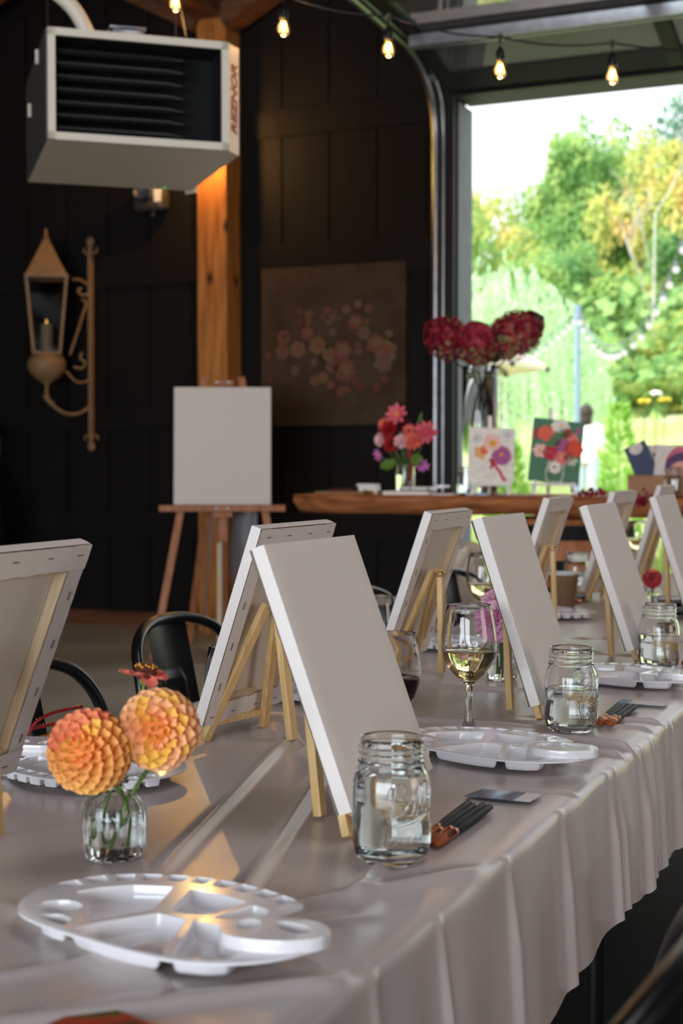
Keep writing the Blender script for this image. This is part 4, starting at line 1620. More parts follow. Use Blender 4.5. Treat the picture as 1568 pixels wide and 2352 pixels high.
def panicle(name, label, base, axis, ln, rad, n, seed, stem, green):
    """cone-shaped hydrangea head made of small four-petalled florets"""
    rnd = random.Random(seed)
    t = thing(name, label, 'flower', base, 0, 'hydrangea heads in the tall vase')
    ax = Vector(axis).normalized()
    u = ax.orthogonal().normalized()
    v = ax.cross(u)
    b = MB()
    b.mi = 2
    for k in range(7):
        f = (k + 0.5) / 7
        b.sphere(ax * ln * (f - 0.35), rad * 0.80 * (math.sin(PI * (0.16 + 0.76 * f)) ** 0.7), 1)
    for k in range(n):
        f = rnd.random() ** 0.8
        prof_ = math.sin(PI * (0.14 + 0.80 * f)) ** 0.65
        a = rnd.uniform(0, 2 * PI)
        rr = rad * prof_ * rnd.uniform(0.72, 1.10)
        p = ax * ln * (f - 0.35) + (u * math.cos(a) + v * math.sin(a)) * rr
        nrm = (p - ax * ln * 0.1 + Vector((rnd.gauss(0, 1), rnd.gauss(0, 1), rnd.gauss(0, 1))) * 0.03).normalized()
        e1 = nrm.orthogonal().normalized()
        e1 = Matrix.Rotation(rnd.uniform(0, PI), 3, nrm) @ e1
        e2 = nrm.cross(e1)
        sz = rnd.uniform(0.008, 0.013)
        b.mi = 1 if (rnd.random() < green * (1.3 - f) * (1.2 if p.z < 0 else 0.5)) else 0
        for d in (e1, e2, -e1, -e2):
            s = nrm.cross(d)
            b.face([p, p + d * sz * 0.7 + s * sz * 0.45 + nrm * 0.002, p + d * sz * 1.15 + nrm * 0.004, p + d * sz * 0.7 - s * sz * 0.45 + nrm * 0.002])
    b.build('flower_head', [M['hyd_red'], M['hyd_green'], M['red_core'] if green < 0.5 else M['darkstem']], t, None)
    b = MB()
    b.tube(catmull(stem, 8), 0.0035, 8)
    b.build('stem', M['darkstem'], t, 60)
    if green > 0.1:
        b = MB()
        for k in range(3):
            a = rnd.uniform(0, 6.28)
            petal(b, (0, 0, -0.05), (math.cos(a), math.sin(a), -0.3), (0, 0, 1), 0.09, 0.022, 0.1, 5, 0.3)
        b.build('leaf', M['leaf'], t, 60)


top = Vector((VX, VY, BZ))
for nm, lb, off, axis, ln, rad, n, sd_, gr, st0 in (
        ('hydrangea', 'dark red hydrangea head at the left over the vase rim', (-0.135, -0.02, 0.715), (-0.75, 0, 0.55), 0.21, 0.094, 1000, 1, 0.25, (0.03, 0.01, 0.03)),
        ('hydrangea', 'crimson hydrangea head in the middle just above the vase rim', (0.01, -0.05, 0.68), (0.0, -0.5, 0.5), 0.20, 0.092, 950, 2, 0.45, (-0.03, 0.0, 0.02)),
        ('hydrangea', 'largest dark crimson hydrangea head leaning to the right', (0.150, 0.0, 0.725), (0.82, 0, 0.50), 0.24, 0.105, 1250, 3, 0.55, (-0.02, 0.03, 0.02)),
        ('hydrangea', 'pale greenish hydrangea head behind the crimson middle one', (0.075, 0.05, 0.70), (0.2, 0.3, 0.8), 0.17, 0.08, 700, 4, 0.75, (0.0, -0.04, 0.02))):
    o_ = Vector(off)
    panicle(nm, lb, top + o_, axis, ln, rad, n, sd_, [(0, 0, -0.01), Vector((0.03 if off[0] < 0 else -0.03, 0, -0.10)), Vector((off[0] * 0.15, 0.0, 0.52)) - o_, Vector((st0[0], st0[1], 0.30)) - o_, Vector((-off[0] * 0.28, st0[1], st0[2] + 0.02)) - o_], gr)

# bouquet of dahlias in a clear vase
BX, BY = -2.43, 6.28
t = thing('glass_vase', 'clear square-shouldered vase holding the pink and red bouquet', 'vase', (BX, BY, BZ + 0.001))
b = MB()
b.lathe([(0, 0.001), (0.036, 0.0), (0.041, 0.004), (0.043, 0.03), (0.044, 0.09), (0.042, 0.125), (0.044, 0.14), (0.043, 0.141), (0.040, 0.125), (0.0415, 0.09), (0.040, 0.03), (0.036, 0.009), (0, 0.009)], 36)
b.build('glass_body', M['glass'], t, 60)
b = MB()
b.lathe([(0, 0.0092), (0.036, 0.0092), (0.0402, 0.03), (0.0417, 0.09), (0.040, 0.0895), (0, 0.0895)], 36)
b.build('water', M['water'], t, 60)
M['rose'] = petal_mat('rose_petal', S(236, 130, 140), S(222, 92, 120))
M['salmon'] = petal_mat('salmon_petal', S(240, 130, 110), S(232, 106, 96))
M['blush'] = petal_mat('blush_petal', S(248, 214, 214), S(238, 180, 190))
M['scarlet'] = petal_mat('scarlet_petal', S(190, 44, 46), S(160, 24, 34))
M['burgundy'] = petal_mat('burgundy_petal', S(70, 10, 26), S(100, 16, 40))
M['lilac'] = petal_mat('lilac_petal', S(226, 140, 210), S(206, 112, 190))
BG = 'flowers of the bar bouquet'


def open_flower(label, off, r, n, mat, face, layers=2, centre='stamen', cat='flower'):
    t = thing('garden_flower', label, cat, Vector((BX, BY, BZ)) + Vector(off), 0, BG)
    rnd = random.Random(int(r * 1e5) + n)
    f = Vector(face).normalized()
    u = f.orthogonal().normalized()
    v = f.cross(u)
    b = MB()
    for ly in range(layers):
        for k in range(n):
            a = 2 * PI * (k + 0.5 * ly) / n + rnd.uniform(-0.12, 0.12)
            d = (u * math.cos(a) + v * math.sin(a)) * (1 - 0.22 * ly) + f * (0.15 + 0.32 * ly)
            petal(b, f * 0.003 * ly + d.normalized() * r * 0.12, d, f, r * (1 - 0.2 * ly), r * (0.95 / n ** 0.5) * 0.62, 0.25, 4, 0.45)
    b.build('petals', M[mat], t, 60)
    b = MB()
    b.sphere(f * 0.006, r * 0.22, 2, (1, 1, 1))
    b.build('centre', M[centre], t, 60)
    b = MB()
    o_ = Vector(off)
    b.tube(catmull([-f * 0.003, -f * 0.02 + Vector((0, 0, -0.02)), Vector((o_.x * 0.25, 0, 0.13)) - o_, Vector((-o_.x * 0.2, 0.0, 0.02)) - o_], 6), 0.0022, 6)
    b.build('stem', M['stem'], t, 60)


for a in (('open pink dahlia with yellow eye, highest in the bar bouquet', (-0.035, -0.02, 0.372), 0.050, 8, 'rose', (0.1, -1, 0.25), 2, 'stamen'),
          ('large salmon-pink dahlia at the right of the bar bouquet', (0.112, -0.03, 0.285), 0.055, 12, 'rose', (0.35, -1, 0.3), 3, 'salmon'),
          ('coral dahlia low right of the bouquet\'s blush bloom', (0.062, -0.06, 0.245), 0.045, 12, 'salmon', (0.1, -1, 0.3), 3, 'salmon'),
          ('blush white dahlia at the middle of the bar bouquet', (0.008, -0.07, 0.245), 0.036, 12, 'blush', (0, -1, 0.3), 3, 'blush'),
          ('scarlet dahlia at upper left of the bar bouquet', (-0.068, -0.03, 0.30), 0.046, 11, 'scarlet', (-0.2, -1, 0.4), 3, 'scarlet'),
          ('red dahlia below the scarlet one in the bouquet', (-0.050, -0.05, 0.235), 0.042, 11, 'scarlet', (-0.1, -1, 0.1), 3, 'burgundy'),
          ('burgundy dahlia behind the bouquet\'s pink top flower', (0.000, -0.005, 0.315), 0.040, 11, 'burgundy', (0.1, -1, 0.4), 3, 'burgundy'),
          ('orange-red flower tucked right of the burgundy dahlia', (0.030, -0.03, 0.295), 0.032, 10, 'salmon', (0.2, -1, 0.4), 2, 'burgundy'),
          ('pale pink dahlia at the bouquet\'s left side', (-0.112, -0.03, 0.255), 0.034, 10, 'blush', (-0.5, -1, 0.1), 2, 'blush'),
          ('small lilac flower drooping left of the bouquet', (-0.118, -0.04, 0.185), 0.030, 7, 'lilac', (-0.5, -1, -0.3), 1, 'stamen'),
          ('lilac cosmos hanging low right of the bouquet', (0.108, -0.06, 0.140), 0.034, 8, 'lilac', (0.2, -0.8, -0.5), 1, 'lilac'),
          ('crimson bloom peeking at the bouquet\'s upper left edge', (-0.100, -0.01, 0.325), 0.036, 9, 'salmon', (-0.5, -1, 0.5), 2, 'scarlet')):
    open_flower(*a)
t = thing('amaranth', 'dark red amaranth tassel hanging down the bouquet vase', 'flower', (BX + 0.04, BY - 0.055, BZ), 0, BG)
b = MB()
for k in range(26):
    f = k / 25
    b.sphere((0.012 * math.sin(f * 5), 0.004 * math.cos(k * 2.1), 0.20 - 0.185 * f), 0.013 * (1 - 0.55 * f), 1)
b.build('tassel', M['burgundy'] if False else M['hyd_red'], t, 60)
for lb, off, d, ln in (('broad green leaf at the left of the bouquet vase neck', (-0.03, -0.05, 0.155), (-0.5, -0.4, -0.35), 0.085), ('broad green leaf at the right of the bouquet vase neck', (0.06, -0.05, 0.185), (0.5, -0.4, -0.6), 0.085), ('feathery green sprig at the bouquet\'s top right', (0.065, 0.0, 0.33), (0.4, -0.1, 0.9), 0.06)):
    b = MB()
    petal(b, (0, 0, 0), d, (0.1, -1, 0.6), ln, 0.03 if 'broad' in lb else 0.008, 0.15, 6, 0.25)
    o = b.build('leaf_spray', M['leaf'], None, 60)
    o.location = Vector((BX, BY, BZ)) + Vector(off)
    tag(o, lb, 'leaf', BG)
make_jar('mason jar on the bar at the foot of the tall vase', -2.095, 6.17, BZ + 0.001, 0.128, 0.0405, 0.032, 0.05, None, 'jars on the bar')
make_jar('mason jar on the bar at the photo\'s right edge', -1.15, 6.09, BZ + 0.001, 0.128, 0.0405, 0.032, 0.09, None, 'jars on the bar')


# flat things on the bar
def slabbox(name, label, cat, c, size, rz, mat, bev=0.002, group=None):
    b = MB()
    b.box((0, 0, size[2] / 2), size, bev=bev)
    o = b.build(name, mat if not isinstance(mat, str) else M[mat], None, None)
    o.location = c
    o.rotation_euler = (0, 0, rz)
    return tag(o, label, cat, group)


slabbox('canvas_board', 'thin cream canvas board at the left end of the bar', 'board', (-2.70, 6.18, BZ + 0.001), (0.24, 0.16, 0.012), R(6), 'kraft')
slabbox('notebook', 'dark red notebook on the thin board at the bar\'s left end', 'book', (-2.72, 6.22, BZ + 0.0135), (0.12, 0.10, 0.010), R(-10), pm('dark_red_cover', S(90, 20, 24), 0.5))
slabbox('paint_box', 'small closed white paint box left of the bouquet vase', 'box', (-2.60, 6.25, BZ + 0.0135), (0.09, 0.06, 0.022), R(4), 'paper')
slabbox('paint_box', 'flat white box topping the pile left of the bouquet vase', 'box', (-2.605, 6.25, BZ + 0.036), (0.095, 0.06, 0.012), R(-4), 'paper')
t = thing('paint_tube', 'gold and white paint tube leaning beside the bouquet vase', 'paint tube', (-2.535, 6.16, BZ + 0.008), R(-35))
b = MB()
b.lathe([(0, 0), (0.007, 0.0), (0.007, 0.012), (0, 0.013)], 14, rot=Matrix.Rotation(R(90), 3, 'Y'))
b.build('cap', M['paper'], t, 60)
b = MB()
b.tube([(-0.002, 0, 0), (-0.02, 0, 0.002), (-0.06, 0, 0.006), (-0.085, 0, 0.010)], [0.010, 0.012, 0.010, 0.010], 12, flat=0.5)
b.build('tube_body', pm('gold_foil', S(200, 170, 70), 0.3, 0.8), t, 60)
o = slabbox('canvas_board', 'white canvas board lying in front of the bouquet vase', 'board', (-2.35, 6.13, BZ + 0.001), (0.22, 0.13, 0.018), R(3), 'canvas')
t = thing('paint_palette', 'white palette lying on the board before the bouquet vase', 'palette', (-2.29, 6.14, BZ + 0.0205), R(8), 'palettes on the bar')
child('tray', TRAY, t)
child('thumb_rest', EARM, t)
t.scale = (0.85, 0.6, 0.9)
slabbox('paper_sheet', 'white sheet of paper on the bar beside the mason jar', 'paper', (-2.17, 6.13, BZ + 0.001), (0.10, 0.12, 0.006), R(-6), 'paper')
slabbox('blue_card', 'pale blue card on the bar beneath the white flower painting', 'card', (-2.03, 6.15, BZ + 0.001), (0.09, 0.08, 0.010), R(4), pm('pale_blue_card', S(176, 204, 226), 0.5))
for lb, x, y in (('fallen crimson flower head on the bar above the back-view canvases', -1.485, 6.12), ('magenta flower sprig drooping over the bar edge below the print box', -1.27, 5.985)):
    b = MB()
    rnd = random.Random(int(-x * 100))
    for k in range(40):
        p = Vector((rnd.gauss(0, 0.035), rnd.gauss(0, 0.012), abs(rnd.gauss(0.008, 0.01)) - (0.05 * rnd.random() if y < 6 else 0)))
        b.sphere(p, rnd.uniform(0.006, 0.011), 1)
    o = b.build('flower_sprig', M['hyd_red'], None, 60)
    o.location = (x, y, BZ + 0.008)
    tag(o, lb, 'flower')


# two finished paintings on white table easels
def paint_blob(b, cx, cy, r, n, seed, mi, dep, star=0.25, sq=1.0):
    rnd = random.Random(seed)
    b.mi = mi
    pts = []
    for k in range(n * 4):
        a = 2 * PI * k / (n * 4)
        rr = r * (1 - star + star * abs(math.cos(a * n / 2)) ** 0.6) * (1 + rnd.uniform(-0.03, 0.03))
        pts.append((cx + rr * math.cos(a), cy + rr * math.sin(a) * sq))
    b.prism(pts, 0, dep, lambda p: Vector((p.z, p.x, p.y)))


def paint_line(b, pts, wd, mi, dep):
    b.mi = mi
    P = catmull([(x, y, 0) for x, y in pts], 6)
    L, Rr = [], []
    for i, p in enumerate(P):
        d = (P[min(i + 1, len(P) - 1)] - P[max(i - 1, 0)]).normalized()
        nn = Vector((-d.y, d.x, 0))
        wv = wd * (1 + 0.4 * math.sin(i * 1.7))
        L.append(p + nn * wv)
        Rr.append(p - nn * wv)
    b.prism([(q.x, q.y) for q in L + Rr[::-1]], 0, dep, lambda p: Vector((p.z, p.x, p.y)))


def flat(name, r, g, b_, rough=0.7):
    return pm(name, S(r, g, b_), rough, noise_amt=0.18, nscale=40)


PM = [flat('paint_white', 240, 236, 228), flat('paint_pink', 244, 200, 190), flat('paint_orange', 232, 170, 50), flat('paint_purple', 176, 90, 150), flat('paint_red', 196, 40, 60), flat('paint_coral', 232, 108, 90), flat('paint_blue', 206, 216, 222),
      flat('paint_green', 84, 130, 84), flat('paint_vermilion', 222, 84, 64), flat('paint_peach', 240, 180, 120), flat('paint_jar', 196, 208, 190), flat('paint_rose', 230, 130, 130)]


def art_easel(label, x, y, rz, tilt, W, Hh, zb):
    """origin below the canvas's lower edge; the canvas faces local +x"""
    t = thing('table_easel', label, 'easel', (x, y, BZ + 0.002), rz, 'white table easels on the bar')
    wm = M['paper']
    tn = math.tan(R(tilt))
    for s in (-1, 1):
        b = MB()
        b.bar((0.012, s * W * 0.42, 0.003), (-0.02 - tn * Hh * 0.9, s * 0.02, zb + Hh * 0.85), 0.018, 0.010, up=(1, 0, 0))
        b.build('front_leg', wm, t, None)
    b = MB()
    b.bar((-0.02 - tn * zb, 0, zb), (-0.024 - tn * (Hh + 0.045), 0, zb + Hh + 0.05), 0.018, 0.010, up=(1, 0, 0))
    b.build('mast', wm, t, None)
    b = MB()
    b.bar((-0.03 - tn * Hh * 0.8, 0, zb + Hh * 0.75), (-0.03 - tn * Hh * 0.8 - 0.10, 0, 0.003), 0.016, 0.010, up=(1, 0, 0))
    b.build('rear_leg', wm, t, None)
    b = MB()
    b.box((0.012, 0, zb - 0.006), (0.032, W * 0.92, 0.012), bev=0.002)
    b.build('ledge', wm, t, None)


def painting(label, x, y, rz, tilt, W, Hh, zb, bgm, draw, roll=0.0):
    t = thing('flower_painting', label, 'painting', (x, y, BZ + 0.002 + zb), rz, 'flower paintings on the bar')
    t.rotation_euler = (roll, -R(tilt), rz)
    b = MB()
    b.box((-0.008, 0, Hh / 2), (0.016, W, Hh), bev=0.002)
    b.build('canvas_panel', bgm, t, None)
    b = MB()
    draw(b, W, Hh)
    o = b.build('painted_flowers', PM, t, None)
    o.location = (0.0001, 0, 0)


def draw_white(b, W, Hh):
    def q(u, v):
        return ((u - 0.5) * W, (1 - v) * Hh)
    d = 0.0003
    for u, v in ((0.17, 0.20), (0.84, 0.11)):
        paint_blob(b, *q(u, v), 0.025, 7, 1, 6, d, 0.4)
        paint_blob(b, *q(u, v), 0.006, 6, 1, 2, d * 2, 0)
    paint_line(b, [q(0.38, 0.62), q(0.34, 0.72), q(0.33, 0.88), q(0.40, 0.90), q(0.62, 0.90)], 0.0012, 10, d)
    paint_line(b, [q(0.38, 0.62), q(0.52, 0.63), q(0.64, 0.64)], 0.001, 10, d)
    paint_blob(b, *q(0.27, 0.45), 0.034, 5, 2, 9, d * 2, 0.35)
    paint_blob(b, *q(0.34, 0.42), 0.018, 6, 2, 5, d * 3, 0.2)
    paint_blob(b, *q(0.72, 0.50), 0.048, 16, 4, 3, d * 2, 0.22)
    paint_blob(b, *q(0.72, 0.48), 0.008, 6, 4, 2, d * 3, 0.1)
    paint_blob(b, *q(0.50, 0.27), 0.042, 9, 3, 1, d * 4, 0.22)
    paint_blob(b, *q(0.53, 0.28), 0.0155, 12, 5, 2, d * 5, 0.05)
    paint_line(b, [q(0.47, 0.56), q(0.52, 0.66), q(0.49, 0.74)], 0.006, 4, d * 5)
    paint_line(b, [q(0.50, 0.57), q(0.60, 0.70), q(0.70, 0.80), q(0.76, 0.90), q(0.84, 0.95)], 0.0065, 4, d * 5)


def draw_green(b, W, Hh):
    def q(u, v):
        return ((u - 0.5) * W, (1 - v) * Hh)
    d = 0.0003
    paint_line(b, [q(0.40, 0.66), q(0.36, 0.72), q(0.36, 0.97), q(0.60, 0.985), q(0.66, 0.95), q(0.67, 0.72), q(0.62, 0.66)], 0.003, 10, d)
    for u in (0.45, 0.5, 0.55, 0.6):
        paint_line(b, [q(u, 0.66), q(u - 0.03, 0.80), q(u - 0.05, 0.95)], 0.003, 7, d)
    paint_line(b, [q(0.08, 0.18), q(0.06, 0.28), q(0.10, 0.34)], 0.007, 4, d)
    for u, v, r, n, mi, st in ((0.82, 0.62, 0.028, 6, 10, 0.3), (0.90, 0.14, 0.014, 6, 3, 0.3), (0.68, 0.20, 0.026, 7, 4, 0.4), (0.80, 0.28, 0.028, 6, 11, 0.3), (0.45, 0.35, 0.03, 6, 7, 0.3), (0.60, 0.22, 0.03, 6, 7, 0.4),
                               (0.27, 0.24, 0.038, 7, 5, 0.12), (0.60, 0.40, 0.034, 9, 3, 0.2), (0.18, 0.52, 0.034, 6, 1, 0.25), (0.84, 0.44, 0.044, 8, 8, 0.14), (0.74, 0.58, 0.022, 6, 4, 0.2), (0.38, 0.54, 0.034, 8, 4, 0.14), (0.60, 0.60, 0.036, 7, 11, 0.12), (0.53, 0.10, 0.044, 8, 0, 0.22), (0.50, 0.76, 0.030, 8, 0, 0.2)):
        paint_blob(b, *q(u, v), r, n, int(u * 99), mi, d * (2 + int(v * 3)), st, 0.8 if mi == 0 and v < 0.2 else 1)
    for u, v, mi in ((0.55, 0.09, 2), (0.18, 0.52, 2), (0.38, 0.53, 3), (0.60, 0.59, 9), (0.49, 0.755, 7)):
        paint_blob(b, *q(u, v), 0.007, 6, 3, mi, d * 6, 0.1)


FRZ = R(-90 + 23.7 - 4)
PWX, PWY = -1.960, 6.110
art_easel('white table easel propping the white flower painting', PWX, PWY, FRZ, 12, 0.20, 0.25, 0.055)
painting('painting of pink and purple flowers on white, on a table easel', PWX, PWY, FRZ, 12, 0.205, 0.252, 0.055, PM[0], draw_white, R(-2))
art_easel('white table easel propping the green flower painting', -1.715, 6.26, FRZ + R(3), 14, 0.22, 0.29, 0.055)
painting('painting of a bright bouquet on green, on a table easel', -1.715, 6.26, FRZ + R(3), 14, 0.228, 0.292, 0.057, flat('paint_sea_green', 82, 132, 106), draw_green, R(-7))

# wooden box of prints
t = thing('print_box', 'open wooden box full of flower prints at the bar\'s right', 'box', (-1.12, 6.30, BZ + 0.001), R(4))
M['box_wood'] = wood('tan_box_wood', S(178, 132, 96), S(150, 106, 74), 0, 1, 0.6)
for nm, c, sz in (('front_board', (0, -0.11, 0.047), (0.50, 0.012, 0.094)), ('back_board', (0, 0.11, 0.047), (0.50, 0.012, 0.094)), ('side_board', (-0.244, 0, 0.047), (0.012, 0.208, 0.094)), ('side_board', (0.244, 0, 0.047), (0.012, 0.208, 0.094)), ('bottom_board', (0, 0, 0.008), (0.476, 0.208, 0.012))):
    b = MB()
    b.box(c, sz, bev=0.002)
    b.build(nm, M['box_wood'], t, None)
pr_m = [flat('print_paper', 226, 220, 214), flat('print_pink', 214, 110, 140), flat('print_violet', 90, 66, 104), flat('print_navy', 70, 84, 112), flat('print_peach', 232, 170, 150), flat('print_blue', 150, 172, 190), flat('print_red', 206, 60, 50), flat('print_mauve', 190, 140, 170)]
for i, (lb, dx, dy, tl, roll, W, Hh, art) in enumerate((
        ('plain cream card rising highest at the back of the print box', 0.05, 0.075, -12, -22, 0.26, 0.17, 0),
        ('flower print with grey blooms behind the pink print', -0.10, 0.05, -10, 0, 0.25, 0.20, 1),
        ('dark blue print fanned out at the box\'s left end', -0.165, 0.02, -8, 24, 0.10, 0.21, 2),
        ('bright pink and violet flower print at the front of the box', 0.0, -0.05, -6, -4, 0.30, 0.19, 3),
        ('mauve and blue flower print at the right of the box', 0.12, -0.075, -4, -3, 0.22, 0.17, 4))):
    p = thing('flower_print', lb, 'print', Vector((-1.12, 6.30, BZ + 0.016)) + Vector((dx, dy, 0.05 if art == 0 else 0.022 if art == 2 else 0.012)), R(4), 'prints in the wooden box')
    p.rotation_euler = (R(tl), R(-roll), R(4))
    b = MB()
    b.box((0, 0, Hh / 2), (W, 0.004, Hh), bev=0.0008)
    b.build('card_sheet', pr_m[3] if art == 2 else pr_m[0], p, None)
    if art:
        b = MB()

        def disc(cx, cz, r, mi, k, b=b):
            b.mi = mi
            pts = []
            for q in range(40):
                a = 2 * PI * q / 40
                pts.append((max(-W / 2 + 0.002, min(W / 2 - 0.002, cx + r * math.cos(a))), max(0.002, min(Hh - 0.002, cz + r * 0.9 * math.sin(a)))))
            b.prism(pts, 0, 0.0003 * k, lambda v: Vector((v.x, -0.0021 - v.z, v.y)))
        if art == 1:
            for q in range(14):
                rr = random.Random(q)
                disc(rr.uniform(-0.11, 0.11), rr.uniform(0.15, 0.22), 0.014, rr.choice([3, 5, 4, 2]), 1 + q % 3)
        elif art == 3:
            disc(0.01, 0.105, 0.115, 6, 1)
            disc(0.015, 0.11, 0.112, 1, 2)
            disc(-0.03, 0.095, 0.075, 2, 3)
            disc(-0.03, 0.075, 0.055, 4, 4)
        elif art == 4:
            disc(0.0, 0.09, 0.10, 5, 1)
            disc(0.02, 0.08, 0.075, 7, 2)
            disc(0.04, 0.07, 0.04, 1, 3)
        else:
            disc(0.0, 0.19, 0.03, 0, 1)
        b.build('printed_flowers', pr_m, p, None)

# large dim floral painting on the back wall
t = thing('wall_painting', 'large dim brown floral painting hung on the dark back wall', 'painting', (-3.80, WALLY - 0.012, 1.378))
M['paint_bg'] = ramp_mat('umber_background', [S(58, 38, 26), S(66, 48, 34), S(74, 58, 44), S(62, 40, 28)], 3.2, 0.8, 5)
b = MB()
b.box((0, -0.018, 0.515), (1.02, 0.036, 1.03), bev=0.003)
b.build('canvas_panel', M['paint_bg'], t, None)
WP = [flat('old_peach', 106, 72, 46), flat('old_rose', 108, 62, 46), flat('old_cream', 112, 84, 56), flat('old_orange', 118, 66, 38), flat('old_plum', 72, 48, 40), flat('old_mauve', 98, 76, 62), flat('old_red', 104, 48, 32), flat('old_leaf', 66, 54, 38)]
b = MB()
rnd = random.Random(12)


def wq(px, py):   # photo-crop fraction to painting plane
    return ((px - 0.5) * 1.02, (1 - py) * 1.03)


big = [(0.16, 0.44, .05, 3), (0.15, 0.53, .055, 0), (0.26, 0.52, .06, 2), (0.33, 0.42, .05, 1), (0.40, 0.50, .065, 2), (0.48, 0.56, .05, 2), (0.57, 0.54, .075, 1), (0.66, 0.36, .055, 1), (0.59, 0.66, .08, 1), (0.80, 0.50, .07, 1), (0.87, 0.55, .08, 2), (0.85, 0.62, .07, 5), (0.72, 0.43, .05, 5), (0.37, 0.61, .05, 4), (0.68, 0.55, .05, 4), (0.50, 0.42, .05, 4), (0.44, 0.70, .04, 2), (0.38, 0.72, .035, 2), (0.50, 0.63, .05, 0), (0.24, 0.65, .035, 5)]
small = [(0.27, 0.28, .022, 6), (0.34, 0.30, .03, 0), (0.27, 0.35, .022, 6), (0.34, 0.35, .025, 3), (0.47, 0.28, .022, 3), (0.50, 0.33, .025, 2), (0.48, 0.35, .022, 2), (0.60, 0.28, .028, 2), (0.68, 0.25, .028, 2), (0.75, 0.28, .03, 0), (0.74, 0.36, .018, 3), (0.89, 0.44, .026, 2), (0.68, 0.50, .018, 3), (0.05, 0.55, .018, 3), (0.06, 0.71, .018, 6), (0.49, 0.75, .03, 3), (0.56, 0.79, .03, 3), (0.60, 0.78, .025, 3), (0.66, 0.73, .03, 6), (0.69, 0.76, .025, 6), (0.86, 0.72, .03, 6), (0.81, 0.77, .028, 6), (0.55, 0.33, .015, 0), (0.44, 0.32, .016, 1), (0.52, 0.30, .016, 5)]
for i, (u, v, r, mi) in enumerate(big):
    b.mi = mi
    x_, z_ = wq(u, v)
    pts = [(x_ + r * (0.88 + 0.12 * math.cos(6 * a + i)) * math.cos(a) * rnd.uniform(0.93, 1.05), z_ + r * (0.88 + 0.12 * math.cos(6 * a + i)) * math.sin(a) * rnd.uniform(0.93, 1.05)) for a in [2 * PI * k / 30 for k in range(30)]]
    b.prism(pts, 0, 0.0004 + 0.0002 * (i % 5), lambda p: Vector((p.x, -p.z, p.y)))
    b.mi = (mi + 1) % 6
    b.prism([(x_ + r * 0.45 * math.cos(a) + r * 0.1, z_ + r * 0.4 * math.sin(a) + r * 0.1) for a in [2 * PI * k / 16 for k in range(16)]], 0, 0.0016, lambda p: Vector((p.x, -p.z, p.y)))
for i, (u, v, r, mi) in enumerate(small):
    b.mi = mi
    x_, z_ = wq(u, v)
    b.prism([(x_ + r * (0.75 + 0.25 * abs(math.cos(2.5 * a))) * math.cos(a), z_ + r * (0.75 + 0.25 * abs(math.cos(2.5 * a))) * math.sin(a)) for a in [2 * PI * k / 30 for k in range(30)]], 0, 0.0018, lambda p: Vector((p.x, -p.z, p.y)))
    b.mi = 4
    b.prism([(x_ + r * 0.28 * math.cos(a), z_ + r * 0.28 * math.sin(a)) for a in [2 * PI * k / 10 for k in range(10)]], 0, 0.0022, lambda p: Vector((p.x, -p.z, p.y)))
o = b.build('painted_flowers', WP, t, None)
o.location = (0, -0.0361, 0)

# ================================================================== WALL LANTERN
LX, LY = -5.845, 8.27
t = thing('wall_lantern', 'cream iron candle lantern on a scrolled bracket, far left wall', 'lantern', (LX, LY, 0))
b = MB()
z0, z1, r0, r1 = 1.885, 2.405, 0.088, 0.135
q4 = [(-1, -1), (1, -1), (1, 1), (-1, 1)]
for a, c in q4:
    b.bar((a * r0, c * r0, z0), (a * r1, c * r1, z1), 0.017, 0.017, up=(1, 0, 0))
for k in range(4):
    a, c = q4[k], q4[(k + 1) % 4]
    b.bar((a[0] * r0, a[1] * r0, z0), (c[0] * r0, c[1] * r0, z0), 0.017, 0.017)
    b.bar((a[0] * r1, a[1] * r1, z1), (c[0] * r1, c[1] * r1, z1), 0.022, 0.022)
b.build('cage', M['lantern'], t, None).rotation_euler = (0, 0, R(36))
for k in range(4):
    a, c = q4[k], q4[(k + 1) % 4]
    b = MB()
    b.face([(a[0] * r0, a[1] * r0, z0), (c[0] * r0, c[1] * r0, z0), (c[0] * r1, c[1] * r1, z1), (a[0] * r1, a[1] * r1, z1)])
    o = b.build('glass_pane', M['thin_glass'], t, None)
    o.rotation_euler = (0, 0, R(36))
    o.modifiers.new('thickness', 'SOLIDIFY').thickness = 0.003
b = MB()
n4 = 4
b.lathe([(0.192, 2.412), (0.186, 2.425), (0.12, 2.52), (0.072, 2.595), (0.032, 2.655), (0.026, 2.665), (0, 2.665)], 4, rot=Matrix.Rotation(R(45), 3, 'Z'))
b.lathe([(0.028, 2.66), (0.022, 2.672), (0.010, 2.682), (0.016, 2.695), (0.010, 2.708), (0.013, 2.722), (0.004, 2.74), (0, 2.745)], 14)
b.build('roof', M['lantern'], t, 30).rotation_euler = (0, 0, R(36))
b = MB()
b.lathe([(0, 1.884), (0.085, 1.884), (0.108, 1.868), (0.128, 1.835), (0.132, 1.80), (0.118, 1.755), (0.085, 1.718), (0.045, 1.695), (0.018, 1.672), (0.010, 1.655), (0, 1.65)], 28)
b.build('bowl', M['lantern'], t, 50)
b = MB()
b.lathe([(0, 1.895), (0.042, 1.895), (0.042, 2.085), (0.038, 2.088), (0, 2.084)], 24)
b.build('candle', M['wax'], t, 50)
b = MB()
b.lathe([(0, 2.085), (0.006, 2.092), (0.007, 2.10), (0.003, 2.118), (0, 2.124)], 12)
b.build('flame', em('candle_flame', (1.0, 0.48, 0.14, 1), 1.4), t, 60)
bx = 0.215
b = MB()
b.bar((bx, 0.22, 1.27), (bx, 0.22, 2.63), 0.030, 0.030, up=(0, 1, 0))
